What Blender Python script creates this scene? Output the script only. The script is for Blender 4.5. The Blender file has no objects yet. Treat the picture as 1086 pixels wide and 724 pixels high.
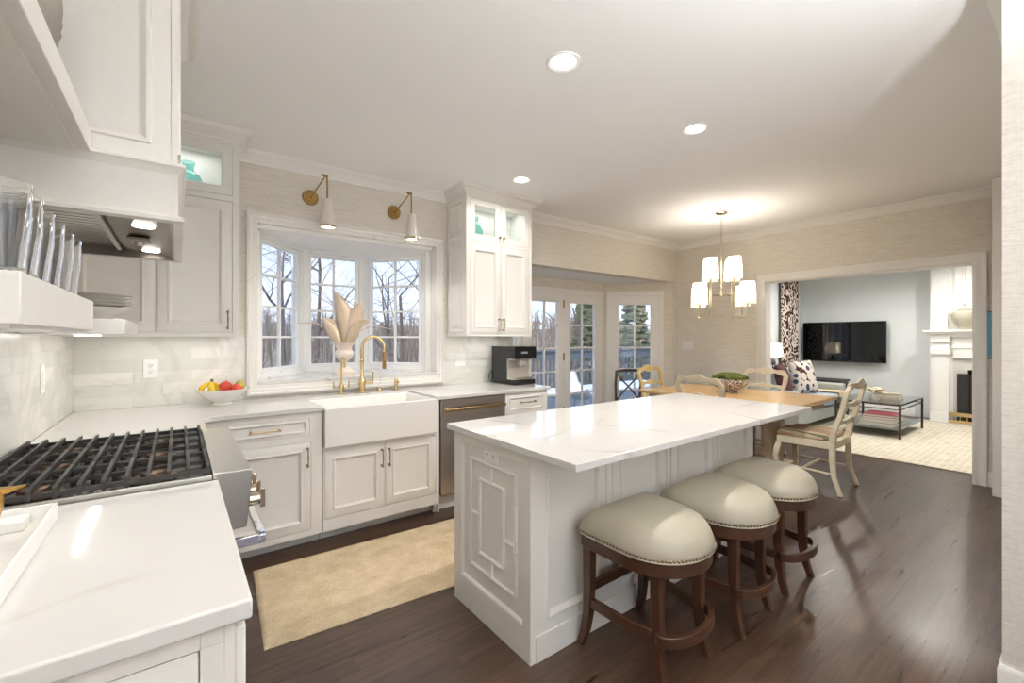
import bpy, bmesh, math, random
from mathutils import Vector, Matrix
random.seed(7)
SC = bpy.context.scene
COL = SC.collection
PI = math.pi

# ---------------------------------------------------------------- camera, world, exposure
YAW = math.radians(52.92)
cam_d = bpy.data.cameras.new('camera'); cam = bpy.data.objects.new('camera', cam_d); COL.objects.link(cam)
cam.location = (0, 0, 1.371); cam.rotation_euler = (PI/2, 0, YAW - PI/2)
cam_d.sensor_width = 36.0; cam_d.lens = 468.9/1086*36; cam_d.shift_y = (357.6-362)/1086
cam_d.clip_start = 0.02; cam_d.clip_end = 400
SC.camera = cam

W = bpy.data.worlds.new('sky'); SC.world = W; W.use_nodes = True
nt = W.node_tree; nt.nodes.clear()
wo = nt.nodes.new('ShaderNodeOutputWorld'); bg = nt.nodes.new('ShaderNodeBackground')
tc = nt.nodes.new('ShaderNodeTexCoord'); sx = nt.nodes.new('ShaderNodeSeparateXYZ'); cr = nt.nodes.new('ShaderNodeValToRGB')
nt.links.new(tc.outputs['Generated'], sx.inputs[0]); nt.links.new(sx.outputs['Z'], cr.inputs[0])
cr.color_ramp.elements[0].position = 0.0; cr.color_ramp.elements[0].color = (0.74, 0.81, 0.98, 1)
cr.color_ramp.elements[1].position = 0.5; cr.color_ramp.elements[1].color = (0.45, 0.60, 0.95, 1)
nt.links.new(cr.outputs[0], bg.inputs[0]); bg.inputs[1].default_value = 1.15
nt.links.new(bg.outputs[0], wo.inputs[0])

SC.view_settings.view_transform = 'Standard'; SC.view_settings.look = 'None'
SC.view_settings.exposure = 0.52; SC.view_settings.gamma = 1.0; SC.view_settings.use_curve_mapping = False
SC.cycles.use_denoising = True
SC.cycles.max_bounces = 10; SC.cycles.diffuse_bounces = 6; SC.cycles.transparent_max_bounces = 16
SC.cycles.sample_clamp_indirect = 6.0
SC.cycles.caustics_refractive = False; SC.cycles.caustics_reflective = False

K = 1.05      # overall lamp level
def light(kind, name, loc, energy, color=(1, .97, .94), size=.1, size_y=None, rot=(0, 0, 0), spot=None, blend=.5, parent=None):
    d = bpy.data.lights.new(name, kind); d.energy = energy*K; d.color = color
    if kind == 'AREA':
        d.size = size
        if size_y: d.shape = 'RECTANGLE'; d.size_y = size_y
    else: d.shadow_soft_size = size
    if spot: d.spot_size = math.radians(spot); d.spot_blend = blend
    o = bpy.data.objects.new(name, d); COL.objects.link(o); o.location = loc; o.rotation_euler = rot
    return o

# added fill light, placed outside the added window behind the camera
light('AREA', 'rear_fill_light', (1.1, -2.35, 1.30), 12/K, (.95, .98, 1), 2.0, 2.0, rot=(PI/2+.3, 0, 0))
# soft winter sun behind the house, grazing the garden only
sun = light('SUN', 'sun', (0, 0, 30), 2.2/K, (1, .95, .88), .03, rot=(math.radians(55), 0, math.radians(-60)))

# ---------------------------------------------------------------- materials
def S(r, g, b):
    f = lambda c: (c/255/12.92) if c/255 <= .04045 else ((c/255+.055)/1.055)**2.4
    return (f(r), f(g), f(b), 1)
def new_mat(name):
    m = bpy.data.materials.new(name); m.use_nodes = True
    return m, m.node_tree, m.node_tree.nodes['Principled BSDF']
def pm(name, col, rough=.5, metal=0., bump=0., scale=60, var=0., coat=0., spec=None):
    m, t, b = new_mat(name)
    b.inputs['Roughness'].default_value = rough; b.inputs['Metallic'].default_value = metal
    b.inputs['Base Color'].default_value = col
    if coat: b.inputs['Coat Weight'].default_value = coat; b.inputs['Coat Roughness'].default_value = .1
    if spec is not None: b.inputs['Specular IOR Level'].default_value = spec
    tcn = t.nodes.new('ShaderNodeTexCoord'); n = t.nodes.new('ShaderNodeTexNoise'); n.inputs['Scale'].default_value = scale
    n.inputs['Detail'].default_value = 4
    t.links.new(tcn.outputs['Object'], n.inputs['Vector'])
    mx = t.nodes.new('ShaderNodeMix'); mx.data_type = 'RGBA'
    v = var if var else .03
    mx.inputs['A'].default_value = tuple(c*(1-v) for c in col[:3])+(1,); mx.inputs['B'].default_value = tuple(min(1, c*(1+v)) for c in col[:3])+(1,)
    t.links.new(n.outputs['Fac'], mx.inputs['Factor']); t.links.new(mx.outputs['Result'], b.inputs['Base Color'])
    if bump:
        bp = t.nodes.new('ShaderNodeBump'); bp.inputs['Strength'].default_value = bump; bp.inputs['Distance'].default_value = .002
        t.links.new(n.outputs['Fac'], bp.inputs['Height']); t.links.new(bp.outputs[0], b.inputs['Normal'])
    return m
def ramp(t, fac, stops):
    r = t.nodes.new('ShaderNodeValToRGB'); e = r.color_ramp.elements
    e[0].position, e[0].color = stops[0]; e[1].position, e[1].color = stops[-1]
    for p, c in stops[1:-1]:
        q = e.new(p); q.color = c
    t.links.new(fac, r.inputs[0]); return r
def coords(t, order='xyz', scale=(1, 1, 1)):
    g = t.nodes.new('ShaderNodeNewGeometry'); s = t.nodes.new('ShaderNodeSeparateXYZ'); c = t.nodes.new('ShaderNodeCombineXYZ')
    t.links.new(g.outputs['Position'], s.inputs[0])
    for i, ch in enumerate(order):
        t.links.new(s.outputs['XYZ'.index(ch.upper())], c.inputs[i])
    m = t.nodes.new('ShaderNodeMapping'); m.inputs['Scale'].default_value = scale
    t.links.new(c.outputs[0], m.inputs[0]); return m.outputs[0]

M = {}
M['paint'] = pm('cabinet_paint', S(232, 229, 223), .38)
M['trim'] = pm('trim_paint', S(240, 239, 236), .4)
M['ceil'] = pm('ceiling_paint', S(243, 243, 243), .8, bump=.1, scale=200)
M['bluewall'] = pm('pale_blue_paint', S(222, 227, 229), .7)
M['porcelain'] = pm('fireclay', S(238, 235, 230), .12, coat=.5)
M['white_plastic'] = pm('white_plastic', S(240, 240, 238), .35)
M['white_ceramic'] = pm('white_ceramic', S(238, 236, 230), .2)
M['brass'] = pm('polished_brass', S(216, 190, 142), .22, 1., var=.05)
M['antique_brass'] = pm('antique_brass', S(164, 132, 80), .35, 1., var=.15, scale=30)
M['champagne'] = pm('champagne_bronze', S(166, 140, 104), .3, 1.)
M['nickel'] = pm('polished_nickel', S(214, 200, 176), .15, 1.)
M['chrome'] = pm('chrome', S(226, 228, 232), .07, 1.)
M['iron'] = pm('cast_iron', S(62, 59, 57), .55, .3, bump=.2, scale=300)
M['black_enamel'] = pm('black_enamel', S(26, 24, 24), .25)
M['black'] = pm('black_gloss', S(18, 19, 21), .18)
M['black_matte'] = pm('black_matte', S(38, 38, 40), .5)
M['silver_plastic'] = pm('silver_liner', S(190, 184, 176), .3, .4)
M['screen'] = pm('screen_glass', S(8, 8, 10), .06)
M['darkwood'] = pm('stained_walnut', S(64, 40, 26), .35, var=.25, scale=18)
M['crosswood'] = pm('smoked_oak', S(82, 68, 58), .5, var=.2, scale=20)
M['leather'] = pm('sage_beige_leather', S(166, 159, 141), .42, bump=.25, scale=400)
M['piping'] = pm('leather_piping', S(190, 182, 160), .5)
M['nail'] = pm('antique_nailheads', S(118, 104, 84), .3, 1.)
M['cream'] = pm('distressed_cream_paint', S(230, 220, 196), .6, var=.16, scale=14, bump=.3)
M['honey_cream'] = pm('honey_painted_wood', S(226, 198, 140), .5, var=.12, scale=14)
M['gray_cream'] = pm('greyed_painted_wood', S(206, 192, 166), .55, var=.12, scale=14)
M['moss'] = pm('moss', S(80, 90, 32), .95, bump=1., scale=90, var=.4)
M['aqua'] = None
M['banana'] = pm('banana_skin', S(226, 190, 50), .5, var=.15, scale=25)
M['stem'] = pm('stem_brown', S(96, 84, 40), .7)
M['apple'] = pm('apple_skin', S(196, 58, 44), .3, var=.35, scale=18)
M['pear'] = pm('pear_skin', S(186, 168, 60), .45, var=.2, scale=25)
M['lily'] = pm('cream_enamelled_metal', S(212, 192, 166), .35, .2, var=.08, scale=12)
M['urn_cream'] = pm('urn_cream_enamel', S(230, 214, 198), .35)
M['shade_white'] = pm('sconce_enamel', S(224, 218, 206), .3)
M['sofa'] = pm('grey_sofa_fabric', S(172, 176, 172), .9, bump=.6, scale=500)
M['sofa_seat'] = pm('pale_blue_cushion', S(168, 180, 190), .9, bump=.4, scale=500)
M['throw'] = pm('beige_throw', S(206, 186, 154), .95, bump=.8, scale=250)
M['cushion_dark'] = pm('dark_floral_cushion', S(88, 52, 50), .9, var=.9, scale=30)
M['dark_table'] = pm('dark_side_table', S(58, 58, 60), .5)
M['bronze'] = pm('dark_bronze', S(74, 62, 54), .4, .6)
M['stone'] = pm('fireplace_stone', S(204, 202, 196), .5, var=.06, scale=12)
M['sooty'] = pm('sooty_brick', S(44, 42, 42), .9, var=.4, scale=12, bump=.8)
M['urn_glaze'] = pm('speckled_urn_glaze', S(196, 190, 172), .45, var=.15, scale=16)
M['steel'] = pm('brushed_steel', S(190, 188, 184), .28, 1., var=.05, scale=8)
M['dw_steel'] = pm('brushed_steel_door', S(176, 168, 162), .3, 1., var=.04, scale=6)
M['dark_steel'] = pm('hood_liner_steel', S(130, 122, 114), .3, 1.)
M['gold'] = pm('gold_leafed', S(214, 170, 92), .3, 1., var=.1)
M['greystone'] = pm('carved_grey_stoneware', S(150, 143, 133), .7, var=.12, scale=20, bump=.5)
M['paper'] = pm('page_paper', S(228, 224, 214), .8)
M['deck_paint'] = pm('slate_blue_paint', S(98, 106, 112), .6)
M['bark'] = pm('bark', S(112, 102, 96), .95, bump=1., scale=40, var=.3)
M['snow'] = pm('snow_dusting', S(228, 232, 240), .9)
M['car'] = pm('dark_car_paint', S(40, 46, 58), .2)
M['flower'] = pm('cream_petals', S(226, 212, 184), .8, var=.1)
M['evergreen'] = pm('evergreen_needles', S(104, 112, 86), .95, var=.35, scale=6, bump=1.)
M['hillgrass'] = pm('leaf_litter', S(158, 143, 126), 1., var=.3, scale=.8)
M['brush'] = pm('bare_brush', S(142, 128, 114), .95, var=.3, scale=2)

def emis(name, col, st):
    m = bpy.data.materials.new(name); m.use_nodes = True; t = m.node_tree; t.nodes.clear()
    o = t.nodes.new('ShaderNodeOutputMaterial'); e = t.nodes.new('ShaderNodeEmission')
    e.inputs[0].default_value = col; e.inputs[1].default_value = st; t.links.new(e.outputs[0], o.inputs[0]); return m
M['lamp_on'] = emis('lamp_lens', (1, .96, .9, 1), 9)
M['led'] = emis('led_strip', (1, .95, .88, 1), 9)
M['bulb'] = emis('bulb', (1, .9, .75, 1), 12)

def thin_glass(name, tint=(1, 1, 1, 1), fmul=1.0, rough=0.0):
    m = bpy.data.materials.new(name); m.use_nodes = True; t = m.node_tree; t.nodes.clear()
    o = t.nodes.new('ShaderNodeOutputMaterial'); mx = t.nodes.new('ShaderNodeMixShader')
    tr = t.nodes.new('ShaderNodeBsdfTransparent'); gl = t.nodes.new('ShaderNodeBsdfGlossy'); fr = t.nodes.new('ShaderNodeFresnel')
    geo = t.nodes.new('ShaderNodeNewGeometry'); ior = t.nodes.new('ShaderNodeMapRange'); ior.inputs['To Min'].default_value = 1.45; ior.inputs['To Max'].default_value = 1/1.45
    t.links.new(geo.outputs['Backfacing'], ior.inputs[0]); t.links.new(ior.outputs[0], fr.inputs[0]); tr.inputs[0].default_value = tint; gl.inputs['Roughness'].default_value = rough
    mu = t.nodes.new('ShaderNodeMath'); mu.operation = 'MULTIPLY'; mu.inputs[1].default_value = fmul
    t.links.new(fr.outputs[0], mu.inputs[0]); t.links.new(mu.outputs[0], mx.inputs[0])
    t.links.new(tr.outputs[0], mx.inputs[1]); t.links.new(gl.outputs[0], mx.inputs[2]); t.links.new(mx.outputs[0], o.inputs[0]); return m
M['pane'] = thin_glass('window_glass', (.97, .98, .98, 1))
M['tableglass'] = thin_glass('table_glass', (.86, .92, .9, 1), 1.6)
M['aqua'] = thin_glass('aqua_glass', (.70, .90, .88, 1), 1.2)
M['tumbler'] = pm('clear_tumbler_glass', (1, 1, 1, 1), 0.0, var=.001); _b = M['tumbler'].node_tree.nodes['Principled BSDF']; _b.inputs['Transmission Weight'].default_value = 1; _b.inputs['IOR'].default_value = 1.45

def fabric_shade(name, col, em):
    m, t, b = new_mat(name); b.inputs['Base Color'].default_value = col; b.inputs['Roughness'].default_value = .9
    b.inputs['Emission Color'].default_value = (1, .88, .7, 1); b.inputs['Emission Strength'].default_value = em
    tr = t.nodes.new('ShaderNodeBsdfTranslucent'); tr.inputs[0].default_value = col
    mx = t.nodes.new('ShaderNodeMixShader'); mx.inputs[0].default_value = .5
    w = t.nodes.new('ShaderNodeTexWave'); w.inputs['Scale'].default_value = 60; bp = t.nodes.new('ShaderNodeBump'); bp.inputs['Strength'].default_value = .1
    tcn = t.nodes.new('ShaderNodeTexCoord'); t.links.new(tcn.outputs['Object'], w.inputs[0]); t.links.new(w.outputs['Fac'], bp.inputs['Height']); t.links.new(bp.outputs[0], b.inputs['Normal'])
    o = t.nodes['Material Output']; t.links.new(b.outputs[0], mx.inputs[1]); t.links.new(tr.outputs[0], mx.inputs[2]); t.links.new(mx.outputs[0], o.inputs[0]); return m
M['shade'] = fabric_shade('lamp_shade_linen', (.86, .82, .74, 1), .0)

def wallpaper(name, base, var=.10, order='xyz'):
    m, t, b = new_mat(name); b.inputs['Roughness'].default_value = .75
    g = t.nodes.new('ShaderNodeNewGeometry'); mp = t.nodes.new('ShaderNodeMapping'); mp.inputs['Scale'].default_value = (3.5, 3.5, 110)
    t.links.new(g.outputs['Position'], mp.inputs[0])
    n = t.nodes.new('ShaderNodeTexNoise'); n.inputs['Scale'].default_value = 1.6; n.inputs['Detail'].default_value = 5; n.inputs['Roughness'].default_value = .65
    t.links.new(mp.outputs[0], n.inputs[0])
    n2 = t.nodes.new('ShaderNodeTexNoise'); n2.inputs['Scale'].default_value = 1.0; mp2 = t.nodes.new('ShaderNodeMapping'); mp2.inputs['Scale'].default_value = (60, 60, 60)
    t.links.new(g.outputs['Position'], mp2.inputs[0]); t.links.new(mp2.outputs[0], n2.inputs[0])
    ad = t.nodes.new('ShaderNodeMix'); ad.inputs[0].default_value = .25
    t.links.new(n.outputs['Fac'], ad.inputs[2]); t.links.new(n2.outputs['Fac'], ad.inputs[3])
    r = ramp(t, ad.outputs[0], [(.3, tuple(c*(1-var*1.6) for c in base[:3])+(1,)), (.5, base), (.7, tuple(min(1, c*(1+var)) for c in base[:3])+(1,))])
    t.links.new(r.outputs[0], b.inputs['Base Color'])
    bp = t.nodes.new('ShaderNodeBump'); bp.inputs['Strength'].default_value = .35; bp.inputs['Distance'].default_value = .002
    t.links.new(n.outputs['Fac'], bp.inputs['Height']); t.links.new(bp.outputs[0], b.inputs['Normal']); return m
M['grasscloth'] = wallpaper('grasscloth_wallpaper', S(224, 218, 208), .14)

def quartz(name, base, vein, amount=.5, scale=1.0, rough=.08):
    m, t, b = new_mat(name); b.inputs['Roughness'].default_value = rough
    v = coords(t, 'xyz', (scale, scale, scale))
    n0 = t.nodes.new('ShaderNodeTexNoise'); n0.inputs['Scale'].default_value = 1.7; n0.inputs['Detail'].default_value = 6; t.links.new(v, n0.inputs[0])
    mixv = t.nodes.new('ShaderNodeMix'); mixv.data_type = 'VECTOR'; mixv.inputs[0].default_value = .22
    t.links.new(v, mixv.inputs['A']); t.links.new(n0.outputs['Color'], mixv.inputs['B'])
    vo = t.nodes.new('ShaderNodeTexVoronoi'); vo.feature = 'DISTANCE_TO_EDGE'; vo.inputs['Scale'].default_value = 1.5
    t.links.new(mixv.outputs['Result'], vo.inputs['Vector'])
    r = ramp(t, vo.outputs['Distance'], [(0., (1, 1, 1, 1)), (.006, (.55, .55, .55, 1)), (.022, (0, 0, 0, 1))])
    n3 = t.nodes.new('ShaderNodeTexNoise'); n3.inputs['Scale'].default_value = 2.3; t.links.new(v, n3.inputs[0])
    r3 = ramp(t, n3.outputs['Fac'], [(.45, (0, 0, 0, 1)), (.62, (1, 1, 1, 1))])
    mu = t.nodes.new('ShaderNodeMath'); mu.operation = 'MULTIPLY'; t.links.new(r.outputs[0], mu.inputs[0]); t.links.new(r3.outputs[0], mu.inputs[1])
    mu2 = t.nodes.new('ShaderNodeMath'); mu2.operation = 'MULTIPLY'; t.links.new(mu.outputs[0], mu2.inputs[0]); mu2.inputs[1].default_value = amount
    mx = t.nodes.new('ShaderNodeMix'); mx.data_type = 'RGBA'; mx.inputs['A'].default_value = base; mx.inputs['B'].default_value = vein
    t.links.new(mu2.outputs[0], mx.inputs['Factor']); t.links.new(mx.outputs['Result'], b.inputs['Base Color']); return m
M['quartz'] = quartz('white_quartz', S(214, 212, 209), S(176, 170, 162), .75)
M['marble_frame'] = quartz('marble_trim', S(234, 231, 225), S(198, 194, 188), .8, 3., .25)

def tiles(name, order):
    m, t, b = new_mat(name); b.inputs['Roughness'].default_value = .22
    v = coords(t, order)
    br = t.nodes.new('ShaderNodeTexBrick'); br.offset = .5; br.inputs['Scale'].default_value = 1
    br.inputs['Brick Width'].default_value = .305; br.inputs['Row Height'].default_value = .0775; br.inputs['Mortar Size'].default_value = .0012
    br.inputs['Mortar Smooth'].default_value = .2; br.inputs['Bias'].default_value = 0
    br.inputs['Color1'].default_value = S(218, 218, 210); br.inputs['Color2'].default_value = S(236, 234, 228); br.inputs['Mortar'].default_value = S(214, 214, 208)
    mp = t.nodes.new('ShaderNodeMapping'); mp.inputs['Location'].default_value = (.08, .016, 0); t.links.new(v, mp.inputs[0]); t.links.new(mp.outputs[0], br.inputs[0])
    n0 = t.nodes.new('ShaderNodeTexNoise'); n0.inputs['Scale'].default_value = 2.2; n0.inputs['Detail'].default_value = 8; n0.inputs['Distortion'].default_value = 1.6; t.links.new(v, n0.inputs[0])
    r = ramp(t, n0.outputs['Fac'], [(.40, (1, 1, 1, 1)), (.5, (.86, .87, .85, 1)), (.56, (1, 1, 1, 1))])
    mx = t.nodes.new('ShaderNodeMix'); mx.data_type = 'RGBA'; mx.blend_type = 'MULTIPLY'; mx.inputs['Factor'].default_value = .8
    t.links.new(br.outputs['Color'], mx.inputs['A']); t.links.new(r.outputs[0], mx.inputs['B']); t.links.new(mx.outputs['Result'], b.inputs['Base Color'])
    bp = t.nodes.new('ShaderNodeBump'); bp.invert = True; bp.inputs['Strength'].default_value = .4; bp.inputs['Distance'].default_value = .002
    t.links.new(br.outputs['Fac'], bp.inputs['Height']); t.links.new(bp.outputs[0], b.inputs['Normal']); return m
M['tile_rear'] = tiles('marble_subway_rear', 'xzy'); M['tile_left'] = tiles('marble_subway_left', 'yzx')

def planks():
    m, t, b = new_mat('dark_oak_planks')
    v = coords(t, 'xyz')
    br = t.nodes.new('ShaderNodeTexBrick'); br.offset = .37; br.offset_frequency = 2; br.inputs['Scale'].default_value = 1
    br.inputs['Brick Width'].default_value = .95; br.inputs['Row Height'].default_value = .083; br.inputs['Mortar Size'].default_value = .0012
    br.inputs['Color1'].default_value = (.2, .2, .2, 1); br.inputs['Color2'].default_value = (.9, .9, .9, 1); br.inputs['Mortar'].default_value = (0, 0, 0, 1)
    t.links.new(v, br.inputs[0])
    # grain: stretched noise, shifted per plank
    ad = t.nodes.new('ShaderNodeVectorMath'); ad.operation = 'MULTIPLY_ADD'; ad.inputs[1].default_value = (7, 7, 7)
    t.links.new(br.outputs['Color'], ad.inputs[0]); t.links.new(v, ad.inputs[2])
    mp = t.nodes.new('ShaderNodeMapping'); mp.inputs['Scale'].default_value = (.9, 15, 1); t.links.new(ad.outputs[0], mp.inputs[0])
    n = t.nodes.new('ShaderNodeTexNoise'); n.inputs['Scale'].default_value = 1.6; n.inputs['Detail'].default_value = 6; n.inputs['Distortion'].default_value = .8; n.inputs['Roughness'].default_value = .62
    t.links.new(mp.outputs[0], n.inputs[0])
    r = ramp(t, n.outputs['Fac'], [(.30, S(56, 42, 34)), (.42, S(72, 55, 44)), (.54, S(92, 72, 58)), (.66, S(68, 51, 42)), (.8, S(80, 61, 50))])
    mx = t.nodes.new('ShaderNodeMix'); mx.data_type = 'RGBA'; mx.blend_type = 'MULTIPLY'; mx.inputs['Factor'].default_value = .55
    t.links.new(r.outputs[0], mx.inputs['A']); t.links.new(br.outputs['Color'], mx.inputs['B'])
    sc = t.nodes.new('ShaderNodeMix'); sc.data_type = 'RGBA'; sc.blend_type = 'MULTIPLY'; sc.inputs['Factor'].default_value = 1; sc.inputs['B'].default_value = (.94, .86, .80, 1)
    t.links.new(mx.outputs['Result'], sc.inputs['A']); t.links.new(sc.outputs['Result'], b.inputs['Base Color'])
    rr = t.nodes.new('ShaderNodeMapRange'); rr.inputs['To Min'].default_value = .2; rr.inputs['To Max'].default_value = .42
    t.links.new(n.outputs['Fac'], rr.inputs[0]); t.links.new(rr.outputs[0], b.inputs['Roughness'])
    bp = t.nodes.new('ShaderNodeBump'); bp.inputs['Strength'].default_value = .15; bp.inputs['Distance'].default_value = .002
    t.links.new(n.outputs['Fac'], bp.inputs['Height']); t.links.new(bp.outputs[0], b.inputs['Normal']); return m
M['planks'] = planks()

def tabletop_wood(name, c1, c2, sc=(2, 30, 2), rough=.25):
    m, t, b = new_mat(name); b.inputs['Roughness'].default_value = rough
    tcn = t.nodes.new('ShaderNodeTexCoord'); mp = t.nodes.new('ShaderNodeMapping'); mp.inputs['Scale'].default_value = sc
    t.links.new(tcn.outputs['Object'], mp.inputs[0])
    n = t.nodes.new('ShaderNodeTexNoise'); n.inputs['Scale'].default_value = 2; n.inputs['Detail'].default_value = 6; n.inputs['Distortion'].default_value = .6
    t.links.new(mp.outputs[0], n.inputs[0]); r = ramp(t, n.outputs['Fac'], [(.35, c1), (.65, c2)]); t.links.new(r.outputs[0], b.inputs['Base Color']); return m
M['pine'] = tabletop_wood('honey_table_wood', S(190, 150, 98), S(222, 186, 132), (26, 1.6, 2))
M['pedestal'] = tabletop_wood('washed_pedestal_wood', S(176, 152, 126), S(208, 186, 158), (6, 6, 2), .5)

def rug_mat(name, c1, c2, per=.035, order='xyz', check=False):
    m, t, b = new_mat(name); b.inputs['Roughness'].default_value = 1
    v = coords(t, 'xyz')
    n = t.nodes.new('ShaderNodeTexNoise'); n.inputs['Scale'].default_value = 140; n.inputs['Detail'].default_value = 3; t.links.new(v, n.inputs[0])
    n2 = t.nodes.new('ShaderNodeTexNoise'); n2.inputs['Scale'].default_value = 9; n2.inputs['Detail'].default_value = 6; t.links.new(v, n2.inputs[0])
    a = t.nodes.new('ShaderNodeMix'); a.inputs[0].default_value = .45; t.links.new(n.outputs['Fac'], a.inputs[2]); t.links.new(n2.outputs['Fac'], a.inputs[3])
    fac = a.outputs[0]
    if check:
        w = t.nodes.new('ShaderNodeTexBrick'); w.inputs['Scale'].default_value = 1; w.inputs['Brick Width'].default_value = .12; w.inputs['Row Height'].default_value = .06; w.inputs['Mortar Size'].default_value = .007
        w.inputs['Color1'].default_value = (.45, .45, .45, 1); w.inputs['Color2'].default_value = (.6, .6, .6, 1); w.inputs['Mortar'].default_value = (.9, .9, .9, 1)
        t.links.new(v, w.inputs[0]); a2 = t.nodes.new('ShaderNodeMix'); a2.inputs[0].default_value = .3
        t.links.new(fac, a2.inputs[2]); t.links.new(w.outputs['Color'], a2.inputs[3]); fac = a2.outputs[0]
    r = ramp(t, fac, [(.36, c1), (.62, c2)]); t.links.new(r.outputs[0], b.inputs['Base Color'])
    bp = t.nodes.new('ShaderNodeBump'); bp.inputs['Strength'].default_value = .6; bp.inputs['Distance'].default_value = .004
    t.links.new(n.outputs['Fac'], bp.inputs['Height']); t.links.new(bp.outputs[0], b.inputs['Normal']); return m
M['rug'] = rug_mat('sand_wool_rug', S(188, 166, 134), S(222, 202, 170))
M['rug_living'] = rug_mat('woven_cream_rug', S(186, 174, 150), S(230, 222, 204), check=True)

def pattern_mat(name, cols, scale=18, rough=.9, feature='F1', sz=(1, 1, 1)):
    m, t, b = new_mat(name); b.inputs['Roughness'].default_value = rough
    tcn = t.nodes.new('ShaderNodeTexCoord'); mp = t.nodes.new('ShaderNodeMapping'); mp.inputs['Scale'].default_value = sz; t.links.new(tcn.outputs['Object'], mp.inputs[0])
    vo = t.nodes.new('ShaderNodeTexVoronoi'); vo.inputs['Scale'].default_value = scale; vo.inputs['Randomness'].default_value = .6; t.links.new(mp.outputs[0], vo.inputs['Vector'])
    st = [(i/len(cols), c) for i, c in enumerate(cols)]
    r = ramp(t, vo.outputs['Distance'], st); r.color_ramp.interpolation = 'CONSTANT'
    t.links.new(r.outputs[0], b.inputs['Base Color']); return m
cr_, br_, rd_, bl_, gy_ = S(222, 210, 200), S(66, 36, 38), S(160, 40, 62), S(52, 74, 100), S(120, 110, 110)
M['curtain'] = pattern_mat('ikat_curtain', [br_, cr_, br_, cr_, br_, cr_], 11, sz=(1, 1, .6))
M['ikat'] = pattern_mat('ikat_cushion', [rd_, bl_, cr_, cr_, br_, cr_], 7)
M['bowl_blue'] = pattern_mat('blue_white_glaze', [S(50, 56, 110), S(214, 208, 200), S(90, 84, 100), S(214, 208, 200), S(226, 222, 214)], 30, .2)
def stripes(name, cols, scale, axis=0):
    m, t, b = new_mat(name); b.inputs['Roughness'].default_value = .9
    tcn = t.nodes.new('ShaderNodeTexCoord'); s = t.nodes.new('ShaderNodeSeparateXYZ'); t.links.new(tcn.outputs['Object'], s.inputs[0])
    mu = t.nodes.new('ShaderNodeMath'); mu.operation = 'MULTIPLY'; mu.inputs[1].default_value = scale; t.links.new(s.outputs[axis], mu.inputs[0])
    fr = t.nodes.new('ShaderNodeMath'); fr.operation = 'FRACT'; t.links.new(mu.outputs[0], fr.inputs[0])
    r = ramp(t, fr.outputs[0], [(i/len(cols), c) for i, c in enumerate(cols)]); r.color_ramp.interpolation = 'CONSTANT'
    t.links.new(r.outputs[0], b.inputs['Base Color']); return m
tan_ = S(206, 190, 160); red_ = S(150, 60, 56); grn_ = S(124, 122, 100)
M['stripe'] = stripes('striped_seat_fabric', [tan_, red_, tan_, grn_, tan_, red_, S(190, 150, 120), tan_, grn_, tan_], 5.5, 0)

# ---------------------------------------------------------------- geometry helpers
WL = {}     # world position of every built object, for placing parts in world coordinates
def tagp(o, label=None, cat=None, group=None, kind=None):
    if label: o['label'] = label
    if cat: o['category'] = cat
    if group: o['group'] = group
    if kind: o['kind'] = kind
    return o
def thing(name, label, cat, loc=(0, 0, 0), rz=0, group=None):
    o = bpy.data.objects.new(name, None); COL.objects.link(o); o.empty_display_size = .05
    o.location = loc; o.rotation_euler = (0, 0, rz); WL[o.name] = Vector(loc)
    return tagp(o, label, cat, group)
def dup(o, loc=None, rz=None, label=None, group=None, parent=None):
    c = o.copy(); COL.objects.link(c)
    if parent: c.parent = parent
    if loc is not None: c.location = loc
    if rz is not None: c.rotation_euler = (0, 0, rz)
    if label: c['label'] = label
    if group: c['group'] = group
    for ch in list(o.children): dup(ch, parent=c)
    return c

class F:        # a vertical face frame: u along the face, n out of it
    def __init__(s, o, u, n): s.o, s.u, s.n = Vector(o), Vector(u).normalized(), Vector(n).normalized()
    def p(s, u, z, n=0): return s.o + s.u*u + s.n*n + Vector((0, 0, z))

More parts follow.
